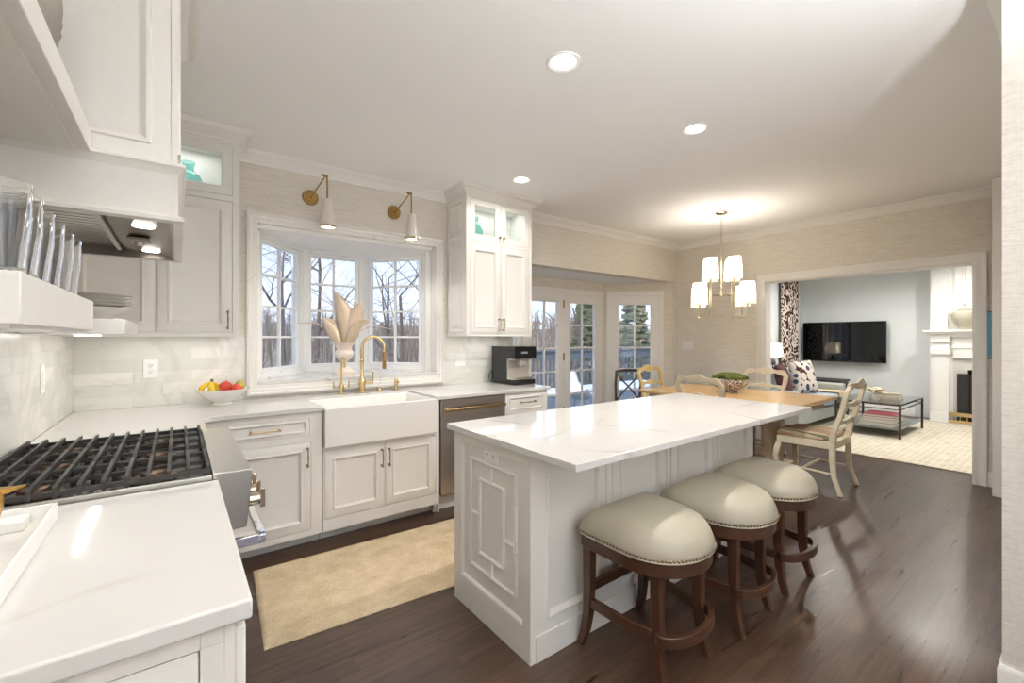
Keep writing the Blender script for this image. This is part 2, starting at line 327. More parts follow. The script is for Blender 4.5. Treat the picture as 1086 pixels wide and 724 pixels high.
class MB:
    def __init__(s): s.v = []; s.f = []
    def add(s, vs, fs):
        b = len(s.v); s.v += [Vector(v) for v in vs]; s.f += [tuple(b+i for i in f) for f in fs]; return s
    def box(s, x0, x1, y0, y1, z0, z1):
        vs = [(x, y, z) for x in (x0, x1) for y in (y0, y1) for z in (z0, z1)]
        return s.add(vs, [(0, 1, 3, 2), (4, 6, 7, 5), (0, 4, 5, 1), (2, 3, 7, 6), (0, 2, 6, 4), (1, 5, 7, 3)])
    def fbox(s, f, u0, u1, z0, z1, n0, n1):
        vs = [f.p(u, z, n) for u in (u0, u1) for n in (n0, n1) for z in (z0, z1)]
        return s.add(vs, [(0, 1, 3, 2), (4, 6, 7, 5), (0, 4, 5, 1), (2, 3, 7, 6), (0, 2, 6, 4), (1, 5, 7, 3)])
    def loft(s, rings, closed=False, caps=True):
        n = len(rings[0]); b = len(s.v)
        for r in rings: s.v += [Vector(p) for p in r]
        m = len(rings)
        for i in range(m if closed else m-1):
            for j in range(n):
                a, c = b+i*n+j, b+((i+1) % m)*n+j; d = b+((i+1) % m)*n+(j+1) % n; e = b+i*n+(j+1) % n
                s.f.append((a, e, d, c))
        if caps and not closed:
            s.f.append(tuple(b+j for j in range(n))); s.f.append(tuple(b+(m-1)*n+j for j in reversed(range(n))))
        return s
    def prism(s, poly, fn, h0, h1):
        return s.loft([[fn(p, h0) for p in poly], [fn(p, h1) for p in poly]])
    def slab(s, poly, z0, z1): return s.prism(poly, lambda p, h: (p[0], p[1], h), z0, z1)
    def tube(s, pts, r, n=8, closed=False):
        pts = [Vector(p) for p in pts]; rs = r if isinstance(r, (list, tuple)) else [r]*len(pts)
        m = len(pts); rings = []; up = None
        for i, p in enumerate(pts):
            if closed: t = pts[(i+1) % m]-pts[i-1]
            else: t = pts[min(i+1, m-1)]-pts[max(i-1, 0)]
            if t.length < 1e-9: t = Vector((0, 0, 1))
            t.normalize()
            if up is None:
                up = Vector((0, 0, 1)) if abs(t.z) < .9 else Vector((1, 0, 0))
            a = up - t*up.dot(t)
            if a.length < 1e-6: a = t.orthogonal()
            a.normalize(); bb = t.cross(a); up = a
            rings.append([p + (a*math.cos(2*PI*k/n) + bb*math.sin(2*PI*k/n))*rs[i] for k in range(n)])
        return s.loft(rings, closed)
    def cyl(s, p, q, r0, r1=None, n=16): return s.tube([p, q], [r0, r0 if r1 is None else r1], n)
    def beam(s, pts, ws):       # square-ish section kept level; ws = (wx, wy) per point
        rings = []
        for (x, y, z), (a, b) in zip(pts, ws):
            rings.append([(x-a/2, y-b/2, z), (x+a/2, y-b/2, z), (x+a/2, y+b/2, z), (x-a/2, y+b/2, z)])
        return s.loft(rings)
    def lathe(s, c, prof, n=24, cap=False, sx=1, sy=1):
        c = Vector(c)
        rings = [[c+Vector((r*sx*math.cos(2*PI*k/n), r*sy*math.sin(2*PI*k/n), z)) for k in range(n)] for r, z in prof]
        return s.loft(rings, caps=cap)
    def ell(s, c, rx, ry, rz, n=12, m=8):
        return s.lathe(c, [(max(1e-4, math.sin(PI*i/m)), -math.cos(PI*i/m)*rz) for i in range(m+1)], n, True, rx, ry)
    def ring(s, f, u0, u1, z0, z1, prof, close=True):    # mitred rectangle: prof = [(inset, n)]
        rings = [[f.p(u0+i, z0+i, n), f.p(u1-i, z0+i, n), f.p(u1-i, z1-i, n), f.p(u0+i, z1-i, n)] for i, n in prof]
        b = len(s.v)
        for r in rings: s.v += r
        for k in range(len(rings)-1):
            for j in range(4):
                s.f.append((b+k*4+j, b+k*4+(j+1) % 4, b+k*4+4+(j+1) % 4, b+k*4+4+j))
        if close:
            l = b+4*(len(rings)-1); s.f.append((l, l+1, l+2, l+3)); s.f.append((b, b+3, b+2, b+1))
        return s
    def frame(s, f, u0, u1, z0, z1, prof):               # mitred closed ring (open middle), prof is a closed loop
        rings = []
        for cu, cz, su, sz in ((u0, z0, 1, 1), (u1, z0, -1, 1), (u1, z1, -1, -1), (u0, z1, 1, -1)):
            rings.append([f.p(cu+su*i, cz+sz*i, n) for i, n in prof])
        return s.loft(rings, closed=True)
    def sweep(s, path, prof, fn=None, closed=False):     # path in 2d, prof=[(offset to the left, h)], mitred
        fn = fn or (lambda p, h: (p[0], p[1], h)); P = [Vector(p) for p in path]; m = len(P); rings = []
        for i in range(m):
            d0 = (P[i]-P[i-1]) if (closed or i > 0) else None; d1 = (P[(i+1) % m]-P[i]) if (closed or i < m-1) else None
            d0 = d0.normalized() if d0 is not None else d1.normalized(); d1 = d1.normalized() if d1 is not None else d0
            n0 = Vector((-d0.y, d0.x)); n1 = Vector((-d1.y, d1.x)); k = n0+n1; k = k/max(.2, k.dot(n0)) if k.length > 1e-6 else n0
            rings.append([fn(P[i]+k*o, h) for o, h in prof])
        return s.loft(rings, closed=closed)
    def xf(s, mat): s.v = [mat @ v for v in s.v]; return s
    def build(s, name, mat, parent=None, local=False, loc=(0, 0, 0), bevel=0, smooth=True, angle=35, recalc=True, seg=2):
        me = bpy.data.meshes.new(name)
        off = Vector((0, 0, 0)) if local else (WL[parent.name] if parent else Vector(loc))
        me.from_pydata([tuple(v-off) for v in s.v], [], s.f)
        if recalc:
            bm = bmesh.new(); bm.from_mesh(me); bmesh.ops.recalc_face_normals(bm, faces=bm.faces); bm.to_mesh(me); bm.free()
        me.materials.append(M[mat] if isinstance(mat, str) else mat)
        if smooth: me.shade_smooth(); me.set_sharp_from_angle(angle=math.radians(angle))
        o = bpy.data.objects.new(name, me); COL.objects.link(o)
        if parent: o.parent = parent; WL[o.name] = WL[parent.name]
        else: o.location = loc; WL[o.name] = Vector(loc)
        if bevel:
            b = o.modifiers.new('bevel', 'BEVEL'); b.width = bevel; b.segments = seg; b.limit_method = 'ANGLE'; b.angle_limit = math.radians(40); b.harden_normals = False
        return o
def struct(mb, name, mat, **k):
    o = mb.build(name, mat, **k); o['kind'] = 'structure'; return o

REAR = lambda y: F((0, y, 0), (1, 0, 0), (0, -1, 0))
DOORP = [(0, 0), (0, .019), (.0015, .020), (.050, .020), (.053, .025), (.060, .0255), (.066, .018), (.072, .0105), (.074, .010)]
GLASSP = [(0, 0), (0, .020), (.048, .020), (.052, .024), (.058, .018), (.060, .004), (.060, 0)]
def face_frame(mb, f, u0, u1, z0, z1, openings, n0=0, n1=.02):
    us = sorted({u0, u1, *[a for o in openings for a in o[:2]]}); zs = sorted({z0, z1, *[a for o in openings for a in o[2:]]})
    for a, b in zip(us, us[1:]):
        for c, d in zip(zs, zs[1:]):
            mu, mz = (a+b)/2, (c+d)/2
            if any(o[0] < mu < o[1] and o[2] < mz < o[3] for o in openings): continue
            mb.fbox(f, a, b, c, d, n0, n1)
def panel_front(name, f, u0, u1, z0, z1, parent, g=.0025, mat='paint', prof=DOORP, label=None):
    mb = MB().ring(f, u0+g, u1-g, z0+g, z1-g, prof); o = mb.build(name, mat, parent)
    if label: o['label'] = label
    return o
def bar_pull(f, u, z, L, vertical, parent, n0=.02, mat='champagne', r=.0045):
    mb = MB(); h = L/2
    P = (lambda t, n: f.p(u, z+t, n)) if vertical else (lambda t, n: f.p(u+t, z, n))
    mb.tube([P(-h, n0+.028), P(-h*.5, n0+.031), P(0, n0+.032), P(h*.5, n0+.031), P(h, n0+.028)], [r*1.1, r*.8, r*1.1, r*.8, r*1.1], 8)
    for t in (-h*.92, h*.92):
        mb.cyl(P(t, n0), P(t, n0+.028), r*1.1, r*.9, 8); mb.cyl(P(t, n0), P(t, n0+.004), r*1.9, r*1.7, 10)
        mb.ell(P(t*1.07, n0+.028), r*1.5, r*1.5, r*1.5, 8, 6)
    o = mb.build('handle', mat, parent); o['label'] = 'bronze bar handle'; return o
def knob(f, u, z, parent, n0=.024, mat='champagne'):
    mb = MB().cyl(f.p(u, z, n0), f.p(u, z, n0+.014), .005, .005, 10)
    mb.ell(f.p(u, z, n0+.024), .013, .013, .013, 12, 8); o = mb.build('knob', mat, parent); o['label'] = 'bronze knob'; return o
def crown_prof(zc, drop=.083, proj=.083):
    z0 = zc-drop
    return [(0, z0), (.010, z0), (.012, z0+.012), (.020, z0+.018), (.030, z0+.032), (.048, z0+.050), (.064, z0+.056), (.066, z0+.064), (proj-.004, z0+.068), (proj, z0+.074), (proj, zc), (0, zc)]
def rightside(prof): return [(-o, h) for o, h in prof]

# ================================================================ ROOM SHELL
ZC = 2.743; YW = 3.784; XL = -.519; XE = 5.943
bay = [(2.87, YW+.15), (2.9, 3.86), (3.55, 4.51), (5.167, 4.51), (5.84, 3.84), (6.09, YW)]
floor_poly = [(-.67, -1.9), (10.4, -1.9), (10.4, 3.8), (6.09, 3.8), (5.95, 3.94), (5.24, 4.66), (3.5, 4.66), (2.8, 3.94), (-.67, 3.94)]
struct(MB().slab(floor_poly, -.12, 0), 'floor', 'planks')
struct(MB().slab([(-.67, -1.9), (10.4, -1.9), (10.4, 3.8), (6.09, 3.8), (6.09, YW+.02), (-.67, YW+.02)], ZC, ZC+.15), 'ceiling', 'ceil')
struct(MB().box(XL-.15, XL, -1.9, YW+.15, 0, ZC), 'wall_left', 'grasscloth')
WX0, WX1, WZ0, WZ1 = .4730, 1.9520, 1.0130, 2.2260
w = MB(); y0, y1 = YW, YW+.15
w.box(XL, WX0, y0, y1, 0, ZC); w.box(WX1, 2.87, y0, y1, 0, ZC); w.box(WX0, WX1, y0, y1, 0, WZ0); w.box(WX0, WX1, y0, y1, WZ1, ZC)
w.box(2.87, XE, y0, y1, 2.19, ZC); w.box(5.87, XE, y0, y1, 0, 2.19)
struct(w, 'wall_rear', 'grasscloth')
w = MB(); w.box(XE, XE+.147, -1.9, .694, 0, ZC); w.box(XE, XE+.147, 2.543, YW+.15, 0, ZC); w.box(XE, XE+.147, .694, 2.543, 2.073, ZC)
struct(w, 'wall_end', 'grasscloth')
struct(MB().box(2.49, XE, -1.9, .217, 0, ZC), 'wall_right', 'grasscloth')
w = MB(); w.box(XL, .1, -2.05, -1.9, 0, ZC); w.box(2.1, 2.49, -2.05, -1.9, 0, ZC); w.box(.1, 2.1, -2.05, -1.9, 0, .45); w.box(.1, 2.1, -2.05, -1.9, 2.4, ZC); struct(w, 'wall_behind', 'grasscloth')
# short wall return with white casing against the right wall
struct(MB().box(5.61, 5.74, .217, .547, 0, ZC-.0), 'trim_1', 'trim', bevel=.004)
# breakfast bay shell: ceiling at soffit height and three faces with door openings
bc = [(2.87, YW+.15), (2.9, 3.94), (3.5, 4.66), (5.24, 4.66), (5.95, 3.94), (5.943, YW+.15)]
struct(MB().slab(bc, 2.19, 2.34), 'ceiling_bay', 'ceil')
fb = F((3.55, 4.51, 0), (1, 0, 0), (0, -1, 0)); Lb = 1.617
fd = F((5.167, 4.51, 0), (1, -1, 0), (-1, -1, 0)); Ld = .99
fl = F((3.55, 4.51, 0), (-1, -1, 0), (1, -1, 0)); Ll = .93
w = MB()
w.fbox(fb, -.06, Lb+.06, 2.055, 2.19, -.14, 0); w.fbox(fb, 1.57, Lb+.06, 0, 2.055, -.14, 0); w.fbox(fb, -.06, .02, 0, 2.055, -.14, 0)
struct(w, 'wall_bay_rear', 'grasscloth')
w = MB(); w.fbox(fd, 0, Ld, 2.065, 2.19, -.14, 0); w.fbox(fd, 0, .05, 0, 2.065, -.14, 0); w.fbox(fd, .86, Ld, 0, 2.065, -.14, 0)
struct(w, 'wall_bay_right', 'grasscloth')
w = MB(); w.fbox(fl, 0, Ll, 2.065, 2.19, -.14, 0); w.fbox(fl, 0, .05, 0, 2.065, -.14, 0); w.fbox(fl, .86, Ll, 0, 2.065, -.14, 0)
struct(w, 'wall_bay_left', 'grasscloth')

# crown mouldings (path walked with the room on the right, so offsets are negative)
cp = crown_prof(ZC)
struct(MB().sweep([(.329, YW), (2.075, YW)], rightside(cp)), 'trim_2', 'trim')
struct(MB().sweep([(2.84, YW), (XE, YW), (XE, .547)], rightside(cp)), 'trim_3', 'trim')
cps = crown_prof(ZC, .083, .05); cps = [(min(o, .05), h) for o, h in cps]
struct(MB().sweep([(5.61, .217), (2.49, .217), (2.49, -1.88)], rightside(cps)), 'trim_4', 'trim')
bp = [(0, 0), (.014, 0), (.014, .115), (.010, .125), (.006, .135), (0, .135)]
struct(MB().sweep([(XE, 3.80), (XE, 2.645)], rightside(bp)), 'baseboard_1', 'trim')
struct(MB().sweep([(XE, .62), (XE, .3)], rightside(bp)), 'baseboard_2', 'trim')
struct(MB().sweep([(5.61, .217), (2.49, .217), (2.49, -1.88)], rightside([(min(o, .012), h) for o, h in bp])), 'baseboard_right', 'trim')
# casing and jamb liner of the wide opening to the living room
fE = F((XE, 0, 0), (0, 1, 0), (-1, 0, 0))
cas = [(0, 0), (0, .014), (.012, .020), (.03, .016), (.06, .018), (.072, .026), (.088, .028), (.094, .024), (.096, 0)]
def casing(name, f, u0, u1, z1, mat='trim', prof=cas, z0=0):
    path = [(u0, z0), (u0, z1), (u1, z1), (u1, z0)]
    sgn = 1 if u1 > u0 else -1
    return struct(MB().sweep(path, [(o*sgn, n) for o, n in prof], lambda p, h: f.p(p[0], p[1], h)), name, mat)
casing('trim_5', fE, .700, 2.537, 2.067)
w = MB(); w.fbox(fE, .694, .706, 0, 2.073, -.15, .002); w.fbox(fE, 2.531, 2.543, 0, 2.073, -.15, .002); w.fbox(fE, .706, 2.531, 2.061, 2.073, -.15, .002)
struct(w, 'trim_6', 'trim')

# ---- backsplash tile
T1 = .006
struct(MB().box(XL, XL+T1, .95, YW-T1, .914, 1.385), 'trim_7', 'tile_left')
w = MB(); w.box(XL+T1, .3985, YW-T1, YW, .914, 1.385); w.box(2.027, 2.86, YW-T1, YW, .914, 1.385); struct(w, 'trim_8', 'tile_rear')

# ---- marble surround of the sink window (outer .400-2.025, .940-2.299)
fr = REAR(YW)
mprof = [(0, .0), (0, .034), (.006, .038), (.018, .038), (.022, .030), (.045, .030), (.050, .022), (.0745, .022), (.0745, -.10), (.07, -.10), (.07, 0)]
struct(MB().frame(fr, .400, 2.025, .940, 2.299, mprof), 'trim_9', 'marble_frame')

# ---- the garden window: sill slab, head, three casements at 52 degrees
A, B, C, D = Vector((.50, 3.92)), Vector((.925, 4.43)), Vector((1.485, 4.43)), Vector((1.905, 3.92))
outer = [(.475, YW+.10), (.475, 3.95), (.90, 4.53), (1.51, 4.53), (1.93, 3.95), (1.93, YW+.10)]
struct(MB().slab([(.476, YW-.01), (.476, 3.95)]+outer[2:-2]+[(1.93, 3.95), (1.949, YW+.15), (1.949, YW-.01)], 1.0147, 1.042), 'trim_10', 'quartz', bevel=.003)
struct(MB().slab([(.476, YW+.03)]+outer[1:-1]+[(1.929, YW+.03)], 2.195, 2.234), 'trim_11', 'trim')
struct(MB().slab([(.475, YW+.15)]+outer[1:-1]+[(1.93, YW+.15)], .86, 1.012), 'trim_12', 'trim')
def casement(idx, p, q, cols, rows, crank):
    d = (q-p); L = d.length; u = d/L; n = Vector((u.y, -u.x))         # n points into the room
    f = F((p.x, p.y, 0), (u.x, u.y, 0), (n.x, n.y, 0))
    z0, z1 = 1.042, 2.195
    o = thing('window_%d' % idx, None, None, (p.x, p.y, z0))
    o['kind'] = 'structure'
    m = MB(); fo = .028
    m.frame(f, 0, L, z0, z1, [(0, -.09), (0, .0), (fo, .0), (fo+.006, -.012), (fo+.006, -.09)]); m.build('window_frame', 'trim', o)
    s0 = fo+.012; m = MB(); sw = .036
    m.frame(f, s0, L-s0, z0+.045, z1-.035, [(0, -.055), (0, -.014), (sw-.006, -.014), (sw, -.022), (sw, -.055)])
    m.fbox(f, fo, L-fo, z0, z0+.046, -.05, -.006)
    gu0, gu1, gz0, gz1 = s0+sw, L-s0-sw, z0+.045+sw, z1-.035-sw
    for i in range(1, cols):
        x = gu0+(gu1-gu0)*i/cols; m.fbox(f, x-.009, x+.009, gz0, gz1, -.048, -.020)
    for j in range(1, rows):
        z = gz0+(gz1-gz0)*j/rows; m.fbox(f, gu0, gu1, z-.009, z+.009, -.0475, -.0205)
    m.build('sash', 'trim', o, bevel=.003)
    MB().fbox(f, gu0-.005, gu1+.005, gz0-.005, gz1+.005, -.036, -.032).build('pane', 'pane', o)
    if crank:
        c = MB(); uc = crank
        c.fbox(f, uc-.05, uc+.05, z0+.001, z0+.014, -.004, .03)
        c.tube([f.p(uc-.01, z0+.018, .02), f.p(uc+.03, z0+.028, .035), f.p(uc+.09, z0+.04, .03)], [.006, .005, .006], 8); c.ell(f.p(uc+.095, z0+.045, .03), .01, .01, .012)
        c.build('crank_handle', 'white_plastic', o, bevel=.003)
    m = MB()
    return f, L
o = thing('window_5', None, None, (1.1, -1.9, .45)); o['kind'] = 'structure'  # added window behind the camera, never in view, to let fill light in
fBk = F((0, -1.9, 0), (-1, 0, 0), (0, 1, 0))
m = MB(); m.frame(fBk, -2.19, -.01, .36, 2.49, [(0, 0), (0, .022), (.09, .018), (.09, -.15), (.0, -.0)]); m.build('window_frame', 'trim', o)
m = MB(); m.frame(fBk, -2.1, -.1, .45, 2.4, [(0, -.12), (0, -.07), (.05, -.07), (.05, -.12)]); m.fbox(fBk, -1.13, -1.07, .5, 2.35, -.12, -.07)
for z in (.93, 1.42, 1.91): m.fbox(fBk, -2.05, -.15, z-.01, z+.01, -.105, -.085)
m.build('sash', 'trim', o); MB().fbox(fBk, -2.06, -.14, .49, 2.36, -.097, -.093).build('pane', 'pane', o)
casement(1, A, B, 2, 4, .16); casement(2, B, C, 2, 4, None); casement(3, C, D, 2, 4, .25)
# mullion posts where the casements meet, and the side returns
for i, c in enumerate((B, C)):
    struct(MB().cyl((c.x, c.y+.045, 1.02), (c.x, c.y+.045, 2.22), .058, n=8), 'trim_%d' % (13+i), 'trim')
struct(MB().box(.4755, .505, YW+.1002, 3.98, 1.02, 2.22), 'trim_15', 'trim'); struct(MB().box(1.90, 1.9495, YW+.1002, 3.98, 1.02, 2.22), 'trim_16', 'trim')

# ---- glazed doors of the bay
def glazed(mb_parent, f, u0, u1, z0, z1, cols, rows, stile, bot, top, parent, hinge=None):
    m = MB(); n0, n1 = -.045, 0
    m.fbox(f, u0, u0+stile[0], z0, z1, n0, n1); m.fbox(f, u1-stile[1], u1, z0, z1, n0, n1)
    m.fbox(f, u0+stile[0], u1-stile[1], z0, bot, n0, n1); m.fbox(f, u0+stile[0], u1-stile[1], top, z1, n0, n1)
    a, b = u0+stile[0], u1-stile[1]
    m.frame(f, a, b, bot, top, [(0, n0+.004), (0, -.006), (.012, -.014), (.012, n0+.004)])
    for i in range(1, cols):
        x = a+(b-a)*i/cols; m.fbox(f, x-.011, x+.011, bot, top, -.036, -.012)
    for j in range(1, rows):
        z = bot+(top-bot)*j/rows; m.fbox(f, a, b, z-.011, z+.011, -.0355, -.0125)
    m.build('door_leaf', 'trim', parent, bevel=0)
    MB().fbox(f, a, b, bot, top, -.026, -.022).build('pane', 'pane', parent)
for idx, (u0, u1, st) in enumerate((( .06, .768, (.12, .105)), (.772, 1.57, (.128, .16)))):
    o = thing('door_%d' % (idx+1), None, None, (3.55+u0, 4.51, 0)); o['kind'] = 'structure'
    glazed(None, fb, u0, u1, .01, 1.985, 2, 5, st, .245, 1.87, o)
    if idx == 0:
        for z in (.35, 1.10, 1.84):
            h = MB().fbox(fb, .757, .783, z-.05, z+.05, 0, .004); h.cyl(fb.p(.77, z-.055, .007), fb.p(.77, z+.055, .007), .007, n=10); hh = h.build('hinge', 'antique_brass', o); hh['label'] = 'brass butt hinge'
struct(MB().fbox(fb, .02, 1.57, 1.985, 2.055, -.06, .012), 'trim_17', 'trim', bevel=.003)
struct(MB().fbox(fb, .02, .06, 0, 1.985, -.06, .012), 'trim_18', 'trim', bevel=.003)
o = thing('door_3', None, None, (5.2, 4.45, 0)); o['kind'] = 'structure'
glazed(None, fd, .10, .80, .01, 1.995, 2, 5, (.10, .11), .245, 1.87, o)
casing('trim_19', fd, .10, .80, 2.0, prof=[(0, -.05), (0, .012), (.045, .016), (.064, .016), (.064, -.05)])
o = thing('door_4', None, None, (3.4, 4.3, 0)); o['kind'] = 'structure'
glazed(None, fl, .10, .80, .01, 1.995, 2, 5, (.10, .11), .245, 1.87, o)
casing('trim_20', fl, .10, .80, 2.0, prof=[(0, -.05), (0, .012), (.045, .016), (.064, .016), (.064, -.05)])

# ================================================================ KITCHEN, LARGE PIECES
LED_Z = 1.366
# ---- rear run worktop: L-shaped around the corner, notched for the sink
o = MB().slab([(XL+T1, 2.603), (.116, 2.603), (.116, 3.04), (.155, 3.079), (.765, 3.079), (.765, 3.60), (1.600, 3.60), (1.600, 3.079), (2.78, 3.079), (2.78, YW-T1), (XL+T1, YW-T1)], .884, .914).build('worktop', 'quartz', loc=(.4, 3.3, .884), bevel=.004)
tagp(o, 'white quartz L-shaped worktop running from the far side of the range under the sink window', 'worktop')
# ---- near worktop
o = MB().slab([(XL+T1, .893), (.105, .893), (.105, 1.706), (XL+T1, 1.706)], .878, .914).build('worktop', 'quartz', loc=(-.2, 1.3, .878), bevel=.005)
tagp(o, 'white quartz worktop with grey veins in the near left corner, before the range', 'worktop')

# ---- near base cabinet
t = thing('base_cabinet', 'warm white base cabinet under the near left worktop, its end panel facing the camera', 'cabinet', (-.2, 1.3, 0))
MB().box(XL+.01, .075, .93, 1.700, .10, .8775).box(XL+.03, .02, .98, 1.68, 0, .10).build('body', 'paint', t)
fe = REAR(.93); m = MB(); face_frame(m, fe, XL+.01, .075, .10, .8775, [(XL+.06, .030, .16, .842)], 0, .016); m.box(.064, .080, .912, .93, .10, .8775)
m.build('end_panel_frame', 'paint', t, bevel=.0015)
panel_front('end_panel', fe, XL+.06, .030, .16, .842, t, prof=[(0, 0), (0, .013), (.0, .013), (.002, .0135)])
MB().box(.080, .097, .915, .955, .10, .86).build('corner_post', 'paint', t, bevel=.004)
fx = F((.075, 0, 0), (0, 1, 0), (1, 0, 0)); m = MB(); ops = [(.97, 1.67, .70, .85), (.97, 1.67, .13, .67)]; face_frame(m, fx, .93, 1.700, .10, .8775, ops, 0, .02); m.build('face_frame', 'paint', t)
d = panel_front('drawer', fx, *ops[0], t); bar_pull(fx, 1.32, .78, .16, False, d)
d = panel_front('door', fx, *ops[1], t); bar_pull(fx, 1.03, .58, .13, True, d)

# ---- rear base cabinets (faces at y=3.10)
fy = REAR(3.12)
t = thing('base_cabinet', 'warm white base cabinet with one drawer over one door, between range and sink', 'cabinet', (.42, 3.4, 0))
MB().box(.02, .765, 3.12, YW-.01, .10, .8835).box(.02, .765, 3.19, YW-.01, 0, .10).build('body', 'paint', t)
ops = [(.16, .687, .733, .849), (.16, .696, .112, .690)]
m = MB(); face_frame(m, fy, .02, .765, .075, .8835, ops); m.build('face_frame', 'paint', t)
d = panel_front('drawer', fy, *ops[0], t, prof=[(0, 0), (0, .02), (.014, .02), (.018, .025), (.024, .024), (.028, .014), (.03, .012)]); bar_pull(fy, .43, .789, .165, False, d)
d = panel_front('door', fy, *ops[1], t); bar_pull(fy, .672, .592, .118, True, d)

t = thing('sink_base_cabinet', 'warm white two-door base cabinet directly under the farmhouse sink', 'cabinet', (1.19, 3.4, 0))
MB().box(.770, 1.622, 3.12, YW-.01, .10, .6335).box(.770, 1.622, 3.19, YW-.01, 0, .10).build('body', 'paint', t)
ops = [(.778, 1.191, .155, .612), (1.195, 1.602, .155, .612)]
m = MB(); face_frame(m, fy, .770, 1.622, .075, .6335, ops); m.fbox(fy, 1.600, 1.622, .6335, .8835, -.3, .02); m.fbox(fy, 1.60, 1.640, 0, .10, -.10, -.02); m.build('face_frame', 'paint', t)
d = panel_front('door', fy, *ops[0], t); bar_pull(fy, 1.168, .507, .122, True, d)
d = panel_front('door', fy, *ops[1], t); bar_pull(fy, 1.220, .507, .122, True, d)
MB().box(1.625, 1.640, 3.12, 3.7, .0, .8835).build('filler_strip', 'paint', t)

t = thing('dishwasher', 'stainless steel dishwasher with a bronze towel-bar handle, right of the sink', 'dishwasher', (1.96, 3.4, 0))
MB().box(1.645, 2.262, 3.14, YW-.02, .121, .882).build('tub', 'black_enamel', t)
MB().box(1.650, 2.258, 3.108, 3.139, .122, .878).build('door', 'dw_steel', t, bevel=.004)
m = MB(); m.box(1.665, 2.250, 3.052, 3.070, .785, .811); hh = m.build('handle', 'champagne', t, bevel=.005); hh['label'] = 'flat bronze towel bar'
[MB().cyl((x, 3.107, .798), (x, 3.07, .798), .010, .012, 12).build('handle_bracket', 'brass', t) for x in (1.70, 2.215)]
MB().box(1.645, 2.262, 3.165, 3.18, .0, .12).build('kickboard', 'paint', t)

t = thing('base_cabinet', 'warm white drawer cabinet under the coffee machine at the right end of the run', 'cabinet', (2.52, 3.4, 0))
MB().box(2.268, 2.755, 3.12, YW-.01, .10, .8835).box(2.268, 2.70, 3.19, YW-.01, 0, .10).build('body', 'paint', t)
ops = [(2.292, 2.725, .702, .866), (2.292, 2.725, .415, .682), (2.292, 2.725, .115, .395)]
m = MB(); face_frame(m, fy, 2.268, 2.755, .075, .8835, ops); m.build('face_frame', 'paint', t)
dp = [(0, 0), (0, .02), (.020, .02), (.024, .025), (.032, .024), (.038, .014), (.04, .012)]
for q in ops:
    d = panel_front('drawer', fy, *q, t, prof=dp); bar_pull(fy, 2.52, (q[2]+q[3])/2+.008, .17, False, d)

# ---- farmhouse sink
t = thing('farmhouse_sink', 'white fireclay apron-front farmhouse sink below the garden window', 'sink', (1.18, 3.3, .636))
def basin(x0, x1, y0, y1, z0, z1, wl):
    m = MB(); o_ = [(x0, y0), (x1, y0), (x1, y1), (x0, y1)]; 
    R = lambda i, z: [(x0+i, y0+i, z), (x1-i, y0+i, z), (x1-i, y1-i, z), (x0+i, y1-i, z)]
    m.loft([R(0, z0), R(0, z1), R(wl, z1), R(wl+.006, z1-.01), R(wl+.02, z0+.04), R(wl+.05, z0+.03)]); return m
basin(.772, 1.594, 3.058, 3.60, .638, .8985, .024).build('basin', 'porcelain', t, bevel=.006, seg=3)
MB().lathe((1.18, 3.33, .669), [(.001, 0), (.03, 0), (.042, .003), (.045, 0)], 20).build('drain', 'brass', t)

# ---- range
t = thing('gas_range', 'stainless steel gas range with black cast iron grates, on the left wall', 'range', (-.15, 2.155, 0))
RY0, RY1 = 1.714, 2.597
MB().box(XL+.012, .088, RY0, RY1, .02, .895).build('body', 'steel', t)
MB().box(XL+.012, .086, RY0+.012, RY1-.012, .8955, .905).build('burner_tray', 'black_enamel', t)
m = MB(); m.box(XL+.012, .088, RY0, RY0+.012, .8955, .928); m.box(XL+.012, .088, RY1-.012, RY1, .8955, .928); m.box(XL+.012, XL+.035, RY0+.012, RY1-.012, .8955, .935); m.build('trim_rail', 'steel', t, bevel=.002)
side = [(.089, .885), (.089, .931), (.193, .931), (.200, .925), (.200, .902), (.184, .738), (.089, .738)]
m = MB().prism(side, lambda p, h: (p[0], h, p[1]), RY0, RY1); m.build('control_panel', 'steel', t, bevel=.003)
MB().box(.0885, .128, RY0+.01, RY1-.01, .17, .733).build('oven_door', 'steel', t, bevel=.004)
MB().box(.129, .133, RY0+.15, RY1-.15, .30, .60).build('oven_window', 'screen', t)
m = MB(); m.box(.222, .246, RY0+.03, RY1-.03, .664, .688); h = m.build('handle', 'chrome', t, bevel=.003)
[MB().box(.1285, .246, y, y+.018, .655, .688).build('handle_bracket', 'chrome', t, bevel=.003) for y in (RY0+.04, RY1-.058)]
for y in (1.845, 1.95, 2.06):
    m = MB(); m.cyl((.188, y, .785), (.203, y, .785), .030, .028, 20); m.cyl((.203, y, .785), (.240, y, .785), .023, .021, 20); m.box(.240, .256, y-.008, y+.008, .752, .820)
    m.build('knob', 'nickel', t, bevel=.002)
MB().box(XL+.05, .09, RY0+.03, RY1-.03, 0, .02).build('plinth', 'black_matte', t)
